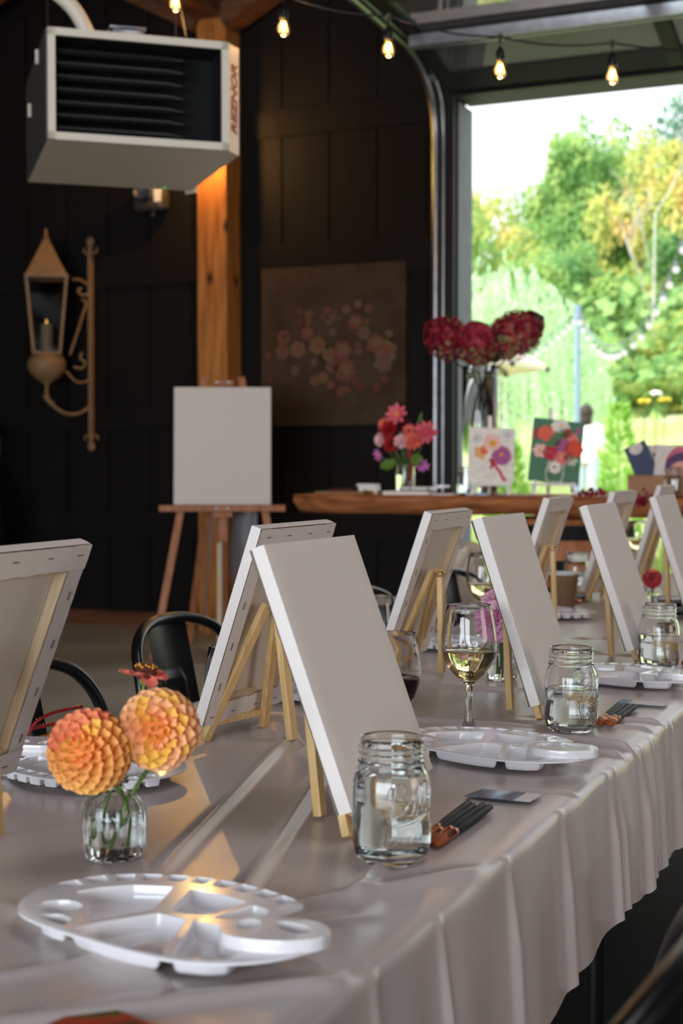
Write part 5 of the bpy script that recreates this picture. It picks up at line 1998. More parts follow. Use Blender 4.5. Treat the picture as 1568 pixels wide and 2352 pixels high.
for zc, sg in ((2.67, 1), (1.245, -1)):
    b.sphere((bx, 0.22, zc), 0.032, 2, (1, 0.8, 1.1))
    b.lathe([(0.018, 0), (0.026, 0.012), (0.014, 0.03), (0.02, 0.04)], 12, (bx, 0.22, zc - sg * 0.05 - (0 if sg > 0 else 0.0)))
    for s in (-1, 1):
        b.tube(catmull([(bx, 0.22, zc - sg * 0.07), (bx + s * 0.03, 0.22, zc - sg * 0.085), (bx + s * 0.055, 0.22, zc - sg * 0.065), (bx + s * 0.048, 0.22, zc - sg * 0.045)], 5), 0.007, 8)
b.build('wall_bar', M['lantern'], t, 50)
b = MB()
b.tube(catmull([(0.0, 0.0, 1.67), (0.0, 0.0, 1.60), (0.03, 0.03, 1.53), (0.09, 0.09, 1.475), (0.16, 0.16, 1.48), (0.205, 0.21, 1.53), (bx, 0.22, 1.60)], 6), 0.012, 10)
b.tube(catmull([(0.10, 0.08, 1.77), (0.14, 0.14, 1.70), (0.18, 0.19, 1.695), (bx, 0.22, 1.73)], 6), 0.009, 8)
b.tube(catmull([(0.12, 0.10, 1.88), (0.15, 0.14, 2.02), (0.175, 0.18, 2.16), (0.19, 0.2, 2.24), (0.165, 0.19, 2.27)], 6), 0.009, 8)
b.tube(catmull([(0.13, 0.12, 2.40), (0.17, 0.16, 2.40), (0.205, 0.21, 2.36), (0.20, 0.21, 2.31), (0.165, 0.18, 2.30), (0.15, 0.16, 2.33), (0.17, 0.18, 2.345)], 6), 0.009, 8)
b.tube(catmull([(0.13, 0.13, 1.80), (0.17, 0.17, 1.79), (0.185, 0.19, 1.83), (0.16, 0.17, 1.86), (0.165, 0.18, 1.90)], 6), 0.009, 8)
b.tube(catmull([(-0.02, -0.02, 1.60), (0.0, 0.0, 1.575), (0.03, 0.03, 1.53)], 5), [0.004] * 3 + [0.016] * 5 + [0.02] * 2 + [0.012], 8)
b.build('scroll_bracket', M['lantern'], t, 60)

# ================================================================== UNIT HEATER
FL = Vector((-2.962, 4.207, 2.264))
FRp = Vector((-2.476, 4.627, 2.264))
ex = (FRp - FL).normalized()
ey = Vector((-ex.y, ex.x, 0))
HW, HD, HH = (FRp - FL).length, 0.80, 0.386
t = thing('unit_heater', 'white hanging unit heater with red REZNOR lettering and black louvers', 'heater', FL, math.atan2(ex.y, ex.x))
CHM = 0.062
b = MB()
foot = [(0, 0.0), (HW, 0.0), (HW + CHM * 0.85, CHM), (HW + 0.02, HD), (0.0, HD)]
# shell without the mouth: bottom, top, sides, back
fo = foot
A = [b.bm.verts.new((x, y, 0)) for x, y in fo]
Bv = [b.bm.verts.new((x, y, HH)) for x, y in fo]
b.bm.faces.new(A[::-1])
b.bm.faces.new(Bv)
for i in range(1, 5):
    j = (i + 1) % 5
    b.bm.faces.new((A[i], A[j], Bv[j], Bv[i]))
b.build('cabinet', M['cream_metal'], t, None)
b = MB()
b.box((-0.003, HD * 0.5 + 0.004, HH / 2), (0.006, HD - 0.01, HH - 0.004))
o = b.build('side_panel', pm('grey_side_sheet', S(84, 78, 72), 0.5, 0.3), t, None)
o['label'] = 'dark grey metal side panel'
b = MB()
fr = 0.026
for c, sz in (((HW / 2, -0.004, fr / 2), (HW, 0.012, fr)), ((HW / 2, -0.004, HH - fr / 2), (HW, 0.012, fr)), ((fr / 2, -0.004, HH / 2), (fr, 0.012, HH)), ((HW - fr / 2, -0.004, HH / 2), (fr, 0.012, HH))):
    b.box(c, sz)
b.build('front_frame', M['cream_metal'], t, None)
b = MB()
x0, x1, y1, zz0, zz1 = fr, HW - fr, 0.16, fr, HH - fr
for q in ([(x0, 0, zz0), (x0, 0, zz1), (x0, y1, zz1), (x0, y1, zz0)], [(x1, 0, zz0), (x1, y1, zz0), (x1, y1, zz1), (x1, 0, zz1)], [(x0, 0, zz1), (x1, 0, zz1), (x1, y1, zz1), (x0, y1, zz1)], [(x0, 0, zz0), (x0, y1, zz0), (x1, y1, zz0), (x1, 0, zz0)], [(x0, y1, zz0), (x0, y1, zz1), (x1, y1, zz1), (x1, y1, zz0)]):
    b.face(q)
b.build('inner_cavity', M['void'], t, None)
for k in range(7):
    b = MB()
    zc = zz0 + 0.028 + k * 0.0455

    def lv(u, v, zc=zc):
        a = R(-60 + 150 * v)
        end = 1 - 0.35 * max(0, (u - 0.86) / 0.14) ** 2
        return (x0 + 0.012 + u * (HW * 0.70), 0.055 + 0.030 * math.sin(R(40)) - 0.022 * math.cos(a) * end, zc + 0.019 * math.sin(a) * end)
    b.grid(lv, 20, 10)
    o = b.build('louver_blade', M['louver'], t, 180)
me = text_mesh('REZNOR', 0.062, 0.0008, 0.22, 0.0022, 1.0)
me.materials.append(M['maroon'])
o = child('lettering', me, t)
wx = max(v.co.x for v in me.vertices) - min(v.co.x for v in me.vertices)
kx = 0.252 / wx
d_ = Vector((CHM * 0.85, CHM, 0)).normalized()
mid = Vector((HW + CHM * 0.85 * 0.56, CHM * 0.56, HH * 0.50))
nrm = Vector((d_.y, -d_.x, 0))
o.matrix_local = Matrix.Translation(mid + nrm * 0.0012) @ Matrix((Vector((0, 0, 1)) * 1.0, -d_, nrm)).transposed().to_4x4() @ Matrix.Diagonal((kx, 0.95, 1, 1))
b = MB()
b.tube(catmull([(0.20, 0.30, HH), (0.18, 0.30, HH + 0.07), (0.12, 0.30, HH + 0.17), (0.02, 0.30, HH + 0.24), (-0.12, 0.30, HH + 0.29), (-0.35, 0.30, HH + 0.36), (-0.9, 0.30, HH + 0.52)], 6), 0.028, 14)
b.build('flue_pipe', M['cream_metal'], t, 60)
b = MB()
b.box((0.29, 0.10, HH + 0.018), (0.11, 0.09, 0.036), bev=0.006)
b.box((0.29, 0.10, HH + 0.040), (0.13, 0.10, 0.008), bev=0.003)
b.build('top_bracket', M['galv'], t, 40)
for x_, y_ in ((0.06, HD - 0.2), (HW - 0.08, HD - 0.2)):
    b = MB()
    b.tube([(x_, y_, HH), (x_, y_, 4.05)], 0.003, 8)
    b.build('hanger_rod', M['black_matte'], t, 60)
for c_, s_, a_ in (((-0.008, HD * 0.35, HH - 0.03), (0.016, 0.02, 0.05), 0), ((-0.008, HD * 0.75, HH - 0.15), (0.016, 0.02, 0.05), 0), ((HW + 0.025, HD + 0.02, 0.02), (0.012, 0.06, 0.05), 35)):
    b = MB()
    b.box(c_, s_, Matrix.Rotation(R(a_), 3, 'Z'))
    b.build('flange_tab', M['cream_metal'], t, None)
b = MB()
b.lathe([(0, 0), (0.006, 0), (0.006, 0.003), (0, 0.004)], 10, (HW - 0.10, HD - 0.05, -0.004))
b.build('indicator_light', em('green_indicator', (0.2, 1, 0.2, 1), 0.5), t, None)
# small floodlight fixture on the wall below the heater's far edge
t = thing('wall_fixture', 'small clear-cased fixture with label on the dark wall under the heater', 'light fixture', (-5.12, WALLY - 0.02, 2.94))
b = MB()
b.box((0, -0.07, -0.02), (0.24, 0.12, 0.17), bev=0.03)
b.build('case', pm('smoky_case', S(70, 64, 60), 0.3), t, 60)
b = MB()
b.lathe([(0.0, 0), (0.06, 0.0), (0.075, 0.03), (0.06, 0.06), (0.045, 0.02), (0, 0.015)], 24, (0.0, -0.14, 0.02), Matrix.Rotation(R(90), 3, 'X'))
b.build('lamp_ring', M['galv'], t, 60)
b = MB()
b.box((0.085, -0.134, -0.005), (0.05, 0.006, 0.095))
b.build('label_plate', M['paper'], t, None)
b = MB()
b.tube([(0.01 + 0.010 * math.cos(a), -0.07, -0.125 + 0.012 * math.sin(a)) for a in [2 * PI * k / 14 for k in range(15)]], 0.0025, 6)
b.tube([(0.01, -0.07, -0.1), (0.01, -0.07, -0.114)], 0.002, 6)
b.build('pull_ring', M['steel'], t, 60)

# ================================================================== INDOOR STRING LIGHTS
t = thing('string_lights', 'black string of warm glowing filament bulbs hung under the roof', 'string lights', (0, 0, 0))
hooks = [Vector((-4.6, 8.19, 3.43)), Vector((-3.6, 6.3, 3.22)), Vector((-2.818, 4.84, 3.02)), Vector((-2.437, 5.0, 2.925)), Vector((-2.069, 5.16, 2.845)), Vector((-1.677, 5.33, 2.765)), Vector((-1.283, 5.50, 2.742)), Vector((-0.80, 5.72, 2.73)), Vector((0.6, 6.3, 3.0))]
wire = []
for a, c in zip(hooks, hooks[1:]):
    for k in range(8):
        f = k / 8
        p = a.lerp(c, f)
        p.z -= 0.02 * math.sin(PI * f)
        wire.append(p)
wire.append(hooks[-1])
b = MB()
b.tube(wire, 0.004, 8)
b.build('cord', M['black_plastic'], t, 60)
sb = MB()
sb.tube([(0, 0, 0.01), (0, 0, -0.045)], 0.0025, 6)
sb.lathe([(0, -0.04), (0.008, -0.04), (0.014, -0.052), (0.017, -0.062), (0.0175, -0.085), (0.016, -0.092), (0, -0.092)], 18)
sb.lathe([(0.006, 0.012), (0.011, 0.008), (0.007, -0.014), (0.003, -0.018)], 12)
SOCK = sb.mesh('socket', M['black_plastic'], 50)
gb = MB()
gb.lathe([(0.0125, -0.088), (0.0135, -0.094), (0.017, -0.104), (0.0215, -0.118), (0.0232, -0.130), (0.0215, -0.143), (0.014, -0.153), (0, -0.157), ], 24)
gb.lathe([(0.0115, -0.088), (0.0125, -0.094), (0.016, -0.104), (0.0205, -0.118), (0.0222, -0.130), (0.0205, -0.142), (0.0135, -0.1515), (0, -0.1555)], 24)
BULB = gb.mesh('bulb', M['bulb_glass'], 60)
fb = MB()
for k in range(4):
    a = PI * k / 2 + 0.4
    fb.tube([(0.003 * math.cos(a), 0.003 * math.sin(a), -0.104), (0.0085 * math.cos(a), 0.0085 * math.sin(a), -0.137)], 0.0014, 6)
    fb.tube([(0.0085 * math.cos(a), 0.0085 * math.sin(a), -0.137), (0.003 * math.cos(a + 0.8), 0.003 * math.sin(a + 0.8), -0.108)], 0.0012, 6)
FIL = fb.mesh('filament', M['filament'], 60)
for i, hk in enumerate(hooks[:-1]):
    child('socket', SOCK, t, hk)
    bo = child('bulb', BULB, t, hk)
    child('filament', FIL, bo)
    ld = bpy.data.lights.new('bulb_light', 'POINT')
    ld.energy = 28.0 if i == 0 else 4.0
    ld.color = (1.0, 0.52, 0.14) if i == 0 else (1.0, 0.50, 0.18)
    ld.shadow_soft_size = 0.02
    lo = bpy.data.objects.new('bulb_light', ld)
    COL.objects.link(lo)
    lo.location = hk + Vector((0, 0, -0.17 if i == 0 else -0.165))

# ================================================================== OUTDOORS
def gz(x, y):
    d = max(0.0, y - 12.0)
    return -0.06 + 0.0018 * d * d if d < 46 else -0.06 + 0.0018 * 46 * 46 + (d - 46) * 0.10


M['meadow'] = ramp_mat('pale_meadow', [S(150, 176, 112), S(186, 200, 146), S(206, 206, 164), S(160, 186, 120)], 0.5, 0.95, 6)
M['lawn'] = ramp_mat('green_lawn', [S(110, 160, 70), S(140, 186, 90)], 2.0, 0.95, 6)
b = MB()
b.grid(lambda u, v: (-60 + 110 * u, 8.83 + 110 * v ** 1.6, gz(0, 8.83 + 110 * v ** 1.6) + (0.12 * noise.noise(Vector((u * 30, v * 30, 0))) if v > 0.1 else 0)), 60, 70)
o = b.build('ground_outside', M['meadow'], None, 180)
struct(o)
b = MB()
b.box((-2, -14, -0.06), (40, 15.8, 0.1))
struct(b.build('ground_rear', M['concrete'], None, None))

b = MB()
b.box((-1, 10.1, -0.03), (12, 2.6, 0.06))
struct(b.build('patio', pm('grey_patio', S(122, 120, 118), 0.8, noise_amt=0.2, nscale=3), None, None))
FOL = [ramp_mat('leaf_green_yellow', [S(106, 152, 92), S(146, 188, 112), S(184, 208, 124), S(222, 218, 138)], 2.6, 0.8, 5, trans=0.4, rnd=0.16),  # distance haze put into these pale leaf colours
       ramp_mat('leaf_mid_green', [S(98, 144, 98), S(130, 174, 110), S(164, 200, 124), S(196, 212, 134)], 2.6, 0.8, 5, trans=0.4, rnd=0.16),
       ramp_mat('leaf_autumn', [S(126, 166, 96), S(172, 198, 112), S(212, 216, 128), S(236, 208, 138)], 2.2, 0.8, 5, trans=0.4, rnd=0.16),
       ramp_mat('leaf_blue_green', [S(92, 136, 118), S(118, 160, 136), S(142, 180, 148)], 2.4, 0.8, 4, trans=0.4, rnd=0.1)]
M['bark'] = pm('grey_bark', S(150, 146, 136), 0.9, noise_amt=0.3, nscale=3)
M['dead_bark'] = pm('bleached_bark', S(206, 202, 196), 0.9)


def crown_mesh(seed, mat, n=9500, lobes=46, rz=1.0, leaf=0.036):
    """unit crown: lobes of leaf sprays, radius about 1, base at z=0, top at z=2"""
    rnd = random.Random(seed)
    bm_v, bm_f = [], []
    L = []
    for k in range(lobes):
        a = rnd.uniform(0, 2 * PI)
        z = rnd.uniform(0.15, 1.8)
        prof_ = math.sqrt(max(0.05, 1 - ((z - 0.85) / 1.1) ** 2))
        r = prof_ * rnd.uniform(0.25, 0.78)
        L.append((Vector((r * math.cos(a), r * math.sin(a), z)), rnd.uniform(0.16, 0.32)))
    for k in range(n):
        c, rr = L[k % lobes]
        d = Vector((rnd.gauss(0, 1), rnd.gauss(0, 1), rnd.gauss(0, 1) + 0.3)).normalized()
        p = c + d * rr * rnd.uniform(0.65, 1.08)
        nn = (d + Vector((rnd.gauss(0, .5), rnd.gauss(0, .5), rnd.gauss(0, .5) + 0.5))).normalized()
        e1 = nn.orthogonal().normalized()
        e1 = Matrix.Rotation(rnd.uniform(0, 2 * PI), 3, nn) @ e1
        e2 = nn.cross(e1)
        s = leaf * rnd.uniform(0.6, 1.3)
        i0 = len(bm_v)
        bm_v += [p - e1 * s, p - e2 * s * 0.7, p + e1 * s, p + e2 * s * 0.7]
        bm_f.append((i0, i0 + 1, i0 + 2, i0 + 3))
    me = bpy.data.meshes.new('crown')
    me.from_pydata([tuple(v) for v in bm_v], [], bm_f)
    me.materials.append(mat)
    return me


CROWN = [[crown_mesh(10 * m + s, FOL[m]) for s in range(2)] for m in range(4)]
tb = MB()
tb.tube(catmull([(0, 0, -0.35), (0.02, 0, 0.3), (-0.03, 0.02, 0.9), (0.02, 0, 1.5)], 5), [0.06, 0.058, 0.055, 0.05, 0.05, 0.045, 0.04, 0.04, 0.035, 0.03, 0.028, 0.024, 0.02, 0.014, 0.01, 0.006], 8)
for a, z in ((0.4, 0.5), (2.4, 0.7), (4.1, 0.6), (5.2, 0.95), (1.4, 1.0)):
    tb.tube([(0, 0, z), (0.28 * math.cos(a), 0.28 * math.sin(a), z + 0.22), (0.55 * math.cos(a), 0.55 * math.sin(a), z + 0.5)], [0.03, 0.02, 0.006], 6)
TRUNK = tb.mesh('trunk', M['bark'], 60)
TREES = [  # bearing, distance, top height above eye line / distance, radius m, kind, label
    (0.105, 74, 0.192, 3.6, 2, 'yellowing tree just right of the door jamb, lower than its neighbours'),
    (0.168, 78, 0.246, 3.4, 0, 'green tree stepping up left of the tallest crown'),
    (0.090, 68, 0.186, 2.8, 0, 'green-yellow tree beside the door jamb under the open sky'),
         (0.065, 70, 0.165, 3.0, 2, 'yellow-orange tree half hidden by the door jamb'),
    (0.125, 66, 0.150, 3.0, 0, 'lower green-yellow tree above the weeping willow'),
    (0.180, 82, 0.243, 4.4, 0, 'tallest green crown against the sky'),
    (0.212, 72, 0.232, 3.4, 2, 'golden-topped tree right of the tallest crown'),
    (0.240, 76, 0.262, 3.0, 3, 'blue-green conifer-like tree at the photo\'s upper right edge'),
    (0.155, 62, 0.155, 2.6, 1, 'mid-green tree in the middle of the wooded slope'),
    (0.195, 60, 0.135, 2.6, 0, 'yellow-green tree behind the grey string-light post'),
    (0.236, 64, 0.165, 2.6, 1, 'green tree behind the bare grey branches'),
    (0.215, 56, 0.090, 2.0, 2, 'orange-tinged low tree behind the hanging light string'),
    (0.180, 55, 0.088, 2.0, 1, 'dark green low tree right of the willow'),
    (0.252, 55, 0.115, 2.2, 0, 'low yellow-green tree at the right edge of the slope'),
    (0.238, 52, 0.062, 1.7, 2, 'small orange-green bush-like tree above the meadow'),
    (0.200, 52, 0.058, 1.6, 0, 'small green tree at the meadow\'s upper border'),
    (0.110, 60, 0.110, 2.6, 1, 'green tree right behind the willow top'),
    (0.150, 56, 0.100, 2.0, 0, 'green tree between the willow and the post'),
    (0.224, 84, 0.226, 4.0, 1, 'green crown filling the gap left of the blue-green tree'),
         (0.148, 84, 0.215, 3.2, 1, 'green crown behind the tree left of the tallest'),
         (0.300, 62, 0.200, 3.6, 1, 'green tree beyond the right edge of the opening'),
    (0.350, 66, 0.220, 3.8, 0, 'second green-yellow tree beyond the right edge'),
    (0.290, 52, 0.075, 2.0, 2, 'small golden tree beyond the right edge'),
    (0.020, 72, 0.190, 3.8, 0, 'green tree hidden behind the dark jamb'),
    (-0.04, 70, 0.200, 3.8, 1, 'green tree hidden behind the back wall')]
for i, (u, d, tp_, rad, kd, lb) in enumerate(TREES):
    p = site(u, d)
    g = gz(p.x, p.y)
    topz = H + tp_ * d
    t = thing('tree', lb, 'tree', (p.x, p.y, g), i * 1.7, 'trees on the wooded slope')
    hgt = topz - g
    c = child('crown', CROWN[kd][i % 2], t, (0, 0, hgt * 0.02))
    c.scale = (rad, rad, hgt / 2.12)
    k = child('trunk', TRUNK, t)
    k.scale = (rad * 0.8, rad * 0.8, hgt / 2.2)
# undergrowth closes the wood's foot
rnd = random.Random(21)
vv, ff = [], []
for k in range(9000):
    u = rnd.uniform(-0.05, 0.42)
    d = rnd.uniform(50, 80)
    p = site(u, d)
    z = gz(p.x, p.y) + abs(rnd.gauss(0, 1.6))
    s = rnd.uniform(0.18, 0.4)
    e1 = Vector((rnd.gauss(0, 1), rnd.gauss(0, 1), rnd.gauss(0, 1))).normalized()
    e2 = e1.orthogonal().normalized()
    c = Vector((p.x, p.y, z))
    i0 = len(vv)
    vv += [tuple(c - e1 * s), tuple(c - e2 * s), tuple(c + e1 * s), tuple(c + e2 * s)]
    ff.append((i0, i0 + 1, i0 + 2, i0 + 3))
me = bpy.data.meshes.new('undergrowth')
me.from_pydata(vv, [], ff)
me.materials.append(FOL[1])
o = bpy.data.objects.new('undergrowth', me)
COL.objects.link(o)
tag(o, 'leafy undergrowth along the foot of the wooded slope', 'undergrowth', None, 'stuff')
# bare tree
p = site(0.214, 57)
t = thing('bare_tree', 'leafless tree with pale forked branches on the slope', 'tree', (p.x, p.y, gz(p.x, p.y)))
b = MB()
rnd = random.Random(4)


def branch(a, d, ln, r, lev):
    c = a + d * ln
    b.tube([a, a.lerp(c, 0.5) + Vector((rnd.gauss(0, .04), rnd.gauss(0, .04), 0)) * ln, c], [r, r * 0.8, r * 0.55], 6)
    if lev:
        for k in range(3):
            nd = (d + Vector((rnd.uniform(-0.8, 0.8), rnd.uniform(-0.8, 0.8), rnd.uniform(-0.1, 0.5)))).normalized()
            branch(a.lerp(c, rnd.uniform(0.45, 1.0)), nd, ln * rnd.uniform(0.36, 0.52), r * 0.5, lev - 1)


branch(Vector((0, 0, -0.3)), Vector((0.02, 0, 1)), 7.6, 0.065, 4)
b.build('branches', M['dead_bark'], t, 60)

# weeping willow
M['willow'] = ramp_mat('pale_willow_leaf', [S(182, 216, 168), S(202, 232, 192), S(222, 242, 214)], 1.2, 0.7, 2, trans=0.4)
p = site(0.112, 27)
wz = gz(p.x, p.y)
t = thing('weeping_willow', 'small weeping willow with pale drooping strands outside the doorway', 'tree', (p.x, p.y, wz))
rnd = random.Random(8)
vv, ff = [], []
for k in range(520):
    a = rnd.uniform(0, 2 * PI)
    rr = math.sqrt(rnd.random())
    th_ = rnd.uniform(0.0, 1.0)
    R0 = 1.9 * rr
    z = (4.75 - wz) * (1 - 0.42 * rr ** 2.2) + rnd.gauss(0, 0.12)
    x, y = R0 * math.cos(a), R0 * math.sin(a)
    ln = min(z - 0.2, rnd.uniform(1.0, 3.4))
    out = 0.5 * rnd.random()
    n = int(ln / 0.085)
    for q in range(n):
        f = q / n
        px_, py_ = x + math.cos(a) * out * (1 - (1 - f) ** 2) * 0.9, y + math.sin(a) * out * (1 - (1 - f) ** 2) * 0.9
        pz = z - ln * f ** 1.15 + 0.10 * math.sin(f * 3)
        aa = rnd.uniform(0, 2 * PI)
        s = 0.07
        d = Vector((math.cos(aa) * 0.5, math.sin(aa) * 0.5, -1)).normalized()
        e = Vector((-math.sin(aa), math.cos(aa), 0))
        c = Vector((px_, py_, pz))
        i0 = len(vv)
        vv += [tuple(c), tuple(c + d * s + e * 0.020), tuple(c + d * s * 2), tuple(c + d * s - e * 0.020)]
        ff.append((i0, i0 + 1, i0 + 2, i0 + 3))
me = bpy.data.meshes.new('drooping_crown')
me.from_pydata(vv, [], ff)
me.materials.append(M['willow'])
child('drooping_crown', me, t)
b = MB()
b.tube([(0, 0, -0.2), (0.05, 0, 1.2), (0, 0.05, 2.4), (0.1, 0, 3.6)], [0.16, 0.13, 0.10, 0.04], 10)
b.build('trunk', M['bark'], t, 60)

# grey post with a string of globe lights
PP = site((1324 - 784) / 3300, 21.0)
o = MB().tube([(0, 0, 0), (0, 0, 3.42 - gz(PP.x, PP.y))], 0.045, 14).build('light_post', pm('blue_grey_post', S(136, 160, 182), 0.5), None, 60)
o.location = (PP.x, PP.y, gz(PP.x, PP.y))
tag(o, 'blue-grey post carrying the outdoor light string', 'post')
M['globe'] = em('lit_globe', (1.0, 0.98, 0.90, 1), 1.1)


def festoon(label, pts, nb, skip=0):
    t = thing('festoon_lights', label, 'string lights', (0, 0, 0), 0, 'outdoor globe light strings')
    P = catmull(pts, 12)
    b = MB()
    b.tube(P, 0.012, 6)
    b.build('cord', pm('grey_cord', S(110, 124, 136), 0.6), t, 60)
    for k in range(nb):
        q = P[int((k + 0.7) / nb * (len(P) - 1))]
        b = MB()
        b.lathe([(0, 0), (0.018, -0.01), (0.02, -0.06), (0, -0.065)], 10)
        s_ = b.build('socket', pm('grey_socket', S(96, 108, 118), 0.5) if k == 0 else bpy.data.materials['grey_socket'], t, 60, (q.x, q.y, q.z - 0.05))
        b = MB()
        b.sphere((0, 0, -0.10), 0.042, 2)
        b.build('globe_bulb', M['globe'], t, 60, (q.x, q.y, q.z - 0.05))


def sp(px, py, d):
    q = site((px - 784) / 3300, d)
    return Vector((q.x, q.y, H + (1060 - py) / 3300 * d))


festoon('sagging string of white globe lights right of the post', [sp(1326, 712, 21), sp(1345, 752, 20.6), sp(1372, 786, 20.2), sp(1400, 797, 19.8), sp(1428, 788, 19.4), sp(1470, 750, 18.6), sp(1510, 680, 17.6), sp(1545, 600, 16.6), sp(1580, 500, 15.6), sp(1640, 330, 14.5)], 21)
festoon('string of globe lights left of the post, before the willow', [sp(1322, 715, 21), sp(1296, 740, 21.3), sp(1262, 770, 21.6), sp(1220, 798, 22), sp(1160, 815, 22.5), sp(1090, 800, 23)], 12)

# patio umbrella
UP = site((960 - 784) / 3300, 14.0)
t = thing('patio_umbrella', 'cream patio umbrella with dark ribs behind the hydrangea vase', 'umbrella', (UP.x, UP.y, 0))
gzu = gz(UP.x, UP.y)
b = MB()
NS = 8
apex = Vector((0, 0, 2.72))
rim = [Vector((1.24 * math.cos(2 * PI * k / NS + 0.33), 1.24 * math.sin(2 * PI * k / NS + 0.33), 2.07)) for k in range(NS)]
for k in range(NS):
    a, c = rim[k], rim[(k + 1) % NS]
    b.face([apex, a, c])
    b.face([a, a - Vector((0, 0, 0.05)), c - Vector((0, 0, 0.05)), c])
b.build('canopy', pm('cream_canopy', S(244, 234, 214), 0.8), t, None)
for k in range(NS):
    b = MB()
    b.tube([apex - Vector((0, 0, 0.05)), rim[k] - Vector((0, 0, 0.03))], 0.012, 6)
    b.sphere(rim[k] - Vector((0, 0, 0.04)), 0.03, 1)
    b.build('rib', M['black_metal'], t, 60)
b = MB()
b.tube([(0, 0, gzu), (0, 0, 2.75)], 0.024, 10)
b.build('pole', M['black_metal'], t, 60)

# meadow grass, garden plants
M['tuft'] = ramp_mat('pale_grass_blades', [S(150, 186, 100), S(196, 212, 140), S(226, 224, 180), S(170, 204, 124)], 0.6, 0.8, 4, trans=0.4)
rnd = random.Random(31)
vv, ff = [], []
for k in range(26000):
    u = rnd.uniform(0.05, 0.34)
    d = 15 + 34 * rnd.random() ** 1.2
    p = site(u, d)
    g = gz(p.x, p.y)
    h_ = rnd.uniform(0.15, 0.5)
    a = rnd.uniform(0, PI)
    wv = rnd.uniform(0.012, 0.03)
    lx, ly = rnd.gauss(0, 0.12), rnd.gauss(0, 0.12)
    i0 = len(vv)
    vv += [(p.x - wv * math.cos(a), p.y - wv * math.sin(a), g), (p.x + wv * math.cos(a), p.y + wv * math.sin(a), g), (p.x + lx, p.y + ly, g + h_)]
    ff.append((i0, i0 + 1, i0 + 2))
me = bpy.data.meshes.new('meadow_grass')
me.from_pydata(vv, [], ff)
me.materials.append(M['tuft'])
o = bpy.data.objects.new('meadow_grass', me)
COL.objects.link(o)
tag(o, 'pale tall grass covering the meadow', 'grass', None, 'stuff')
GARD = ramp_mat('garden_leaf', [S(110, 170, 70), S(160, 206, 96), S(206, 226, 140)], 3, 0.7, 3, trans=0.4)
FLO = [pm('yellow_bloom', S(240, 214, 70), 0.6), pm('white_bloom', S(250, 246, 240), 0.6), pm('pink_bloom', S(240, 150, 180), 0.6), pm('orange_bloom', S(240, 150, 60), 0.6)]


def garden_bed(label, x0, x1, y0, y1, n, hmax, seed):
    rnd = random.Random(seed)
    b = MB()
    for k in range(n):
        x, y = rnd.uniform(x0, x1), rnd.uniform(y0, y1)
        g = gz(x, y)
        h_ = hmax * rnd.uniform(0.45, 1.0)
        z = g + h_ * rnd.random()
        a = rnd.uniform(0, 2 * PI)
        d = Vector((math.cos(a), math.sin(a), rnd.uniform(-0.4, 0.9))).normalized()
        e = d.orthogonal().normalized()
        s = rnd.uniform(0.04, 0.11)
        c = Vector((x, y, z))
        b.mi = 0
        if rnd.random() < 0.10:
            b.mi = rnd.choice([1, 2, 2, 3, 4])
            s = 0.035
            c.z = g + h_
        b.face([c - d * s, c - e * s * 0.5, c + d * s, c + e * s * 0.5])
    tag(b.build('garden_plants', [GARD] + FLO, None, None), label, 'garden plants', None, 'stuff')


garden_bed('tangle of bright flowering garden plants outside the doorway', -1.9, 1.4, 10.6, 14.5, 5200, 0.95, 3)
garden_bed('band of low garden greenery beyond the flowering bed', -1.6, 2.4, 14.8, 19.0, 3600, 0.85, 4)


def spear_plant(label, px, d, base_h, n, mat, ln, wd, spread, seed):
    p = site((px - 784) / 3300, d)
    g = gz(p.x, p.y)
    t = thing('garden_plant', label, 'plant', (p.x, p.y, g), 0, 'tall garden plants')
    rnd = random.Random(seed)
    b = MB()
    for k in range(n):
        a = rnd.uniform(0, 2 * PI)
        petal(b, (0.03 * math.cos(a), 0.03 * math.sin(a), base_h * rnd.uniform(0, 0.5)), (math.cos(a) * spread, math.sin(a) * spread, 1), (math.cos(a), math.sin(a), 0.2), ln * rnd.uniform(0.7, 1.1), wd, 0.2, 6, 0.1)
    b.build('leaves', mat, t, 60)
    b = MB()
    b.tube([(0, 0, 0), (0, 0, base_h)], 0.012, 8)
    b.build('stem', M['stem'], t, 60)


YG = ramp_mat('yellow_green_blade', [S(190, 214, 70), S(226, 226, 90), S(210, 200, 80)], 6, 0.5, 2, trans=0.4)
spear_plant('yellow-green broad-leaved plant with upright leaves right of the green painting', 1358, 10.5, 0.65, 9, YG, 0.55, 0.07, 0.28, 2)
spear_plant('small spiky plant with grey-green blades at the green painting\'s right edge', 1318, 10.0, 0.5, 9, pm('grey_green_blade', S(176, 196, 176), 0.5), 0.45, 0.03, 0.5, 5)
for lb, px, d, hh, sd_ in (('tall feathery pale green plant standing in the meadow', 1420, 15, 1.75, 1), ('second feathery green plant near the person', 1165, 13, 1.35, 2)):
    p = site((px - 784) / 3300, d)
    t = thing('feathery_plant', lb, 'plant', (p.x, p.y, gz(p.x, p.y)), 0, 'feathery meadow plants')
    rnd = random.Random(sd_)
    b = MB()
    for k in range(700):
        f = rnd.random()
        rr = 0.26 * (1 - f) ** 0.7 + 0.02
        a = rnd.uniform(0, 2 * PI)
        q = rr * math.sqrt(rnd.random())
        c = Vector((q * math.cos(a), q * math.sin(a), hh * f))
        dd = Vector((math.cos(a), math.sin(a), 0.8)).normalized()
        e = dd.orthogonal().normalized()
        b.face([c, c + dd * 0.06 + e * 0.02, c + dd * 0.12, c + dd * 0.06 - e * 0.02])
    b.build('foliage', GARD, t, None)
    b = MB()
    b.tube([(0, 0, 0), (0, 0, hh * 0.95)], 0.012, 6)
    b.build('stem', M['stem'], t, 60)
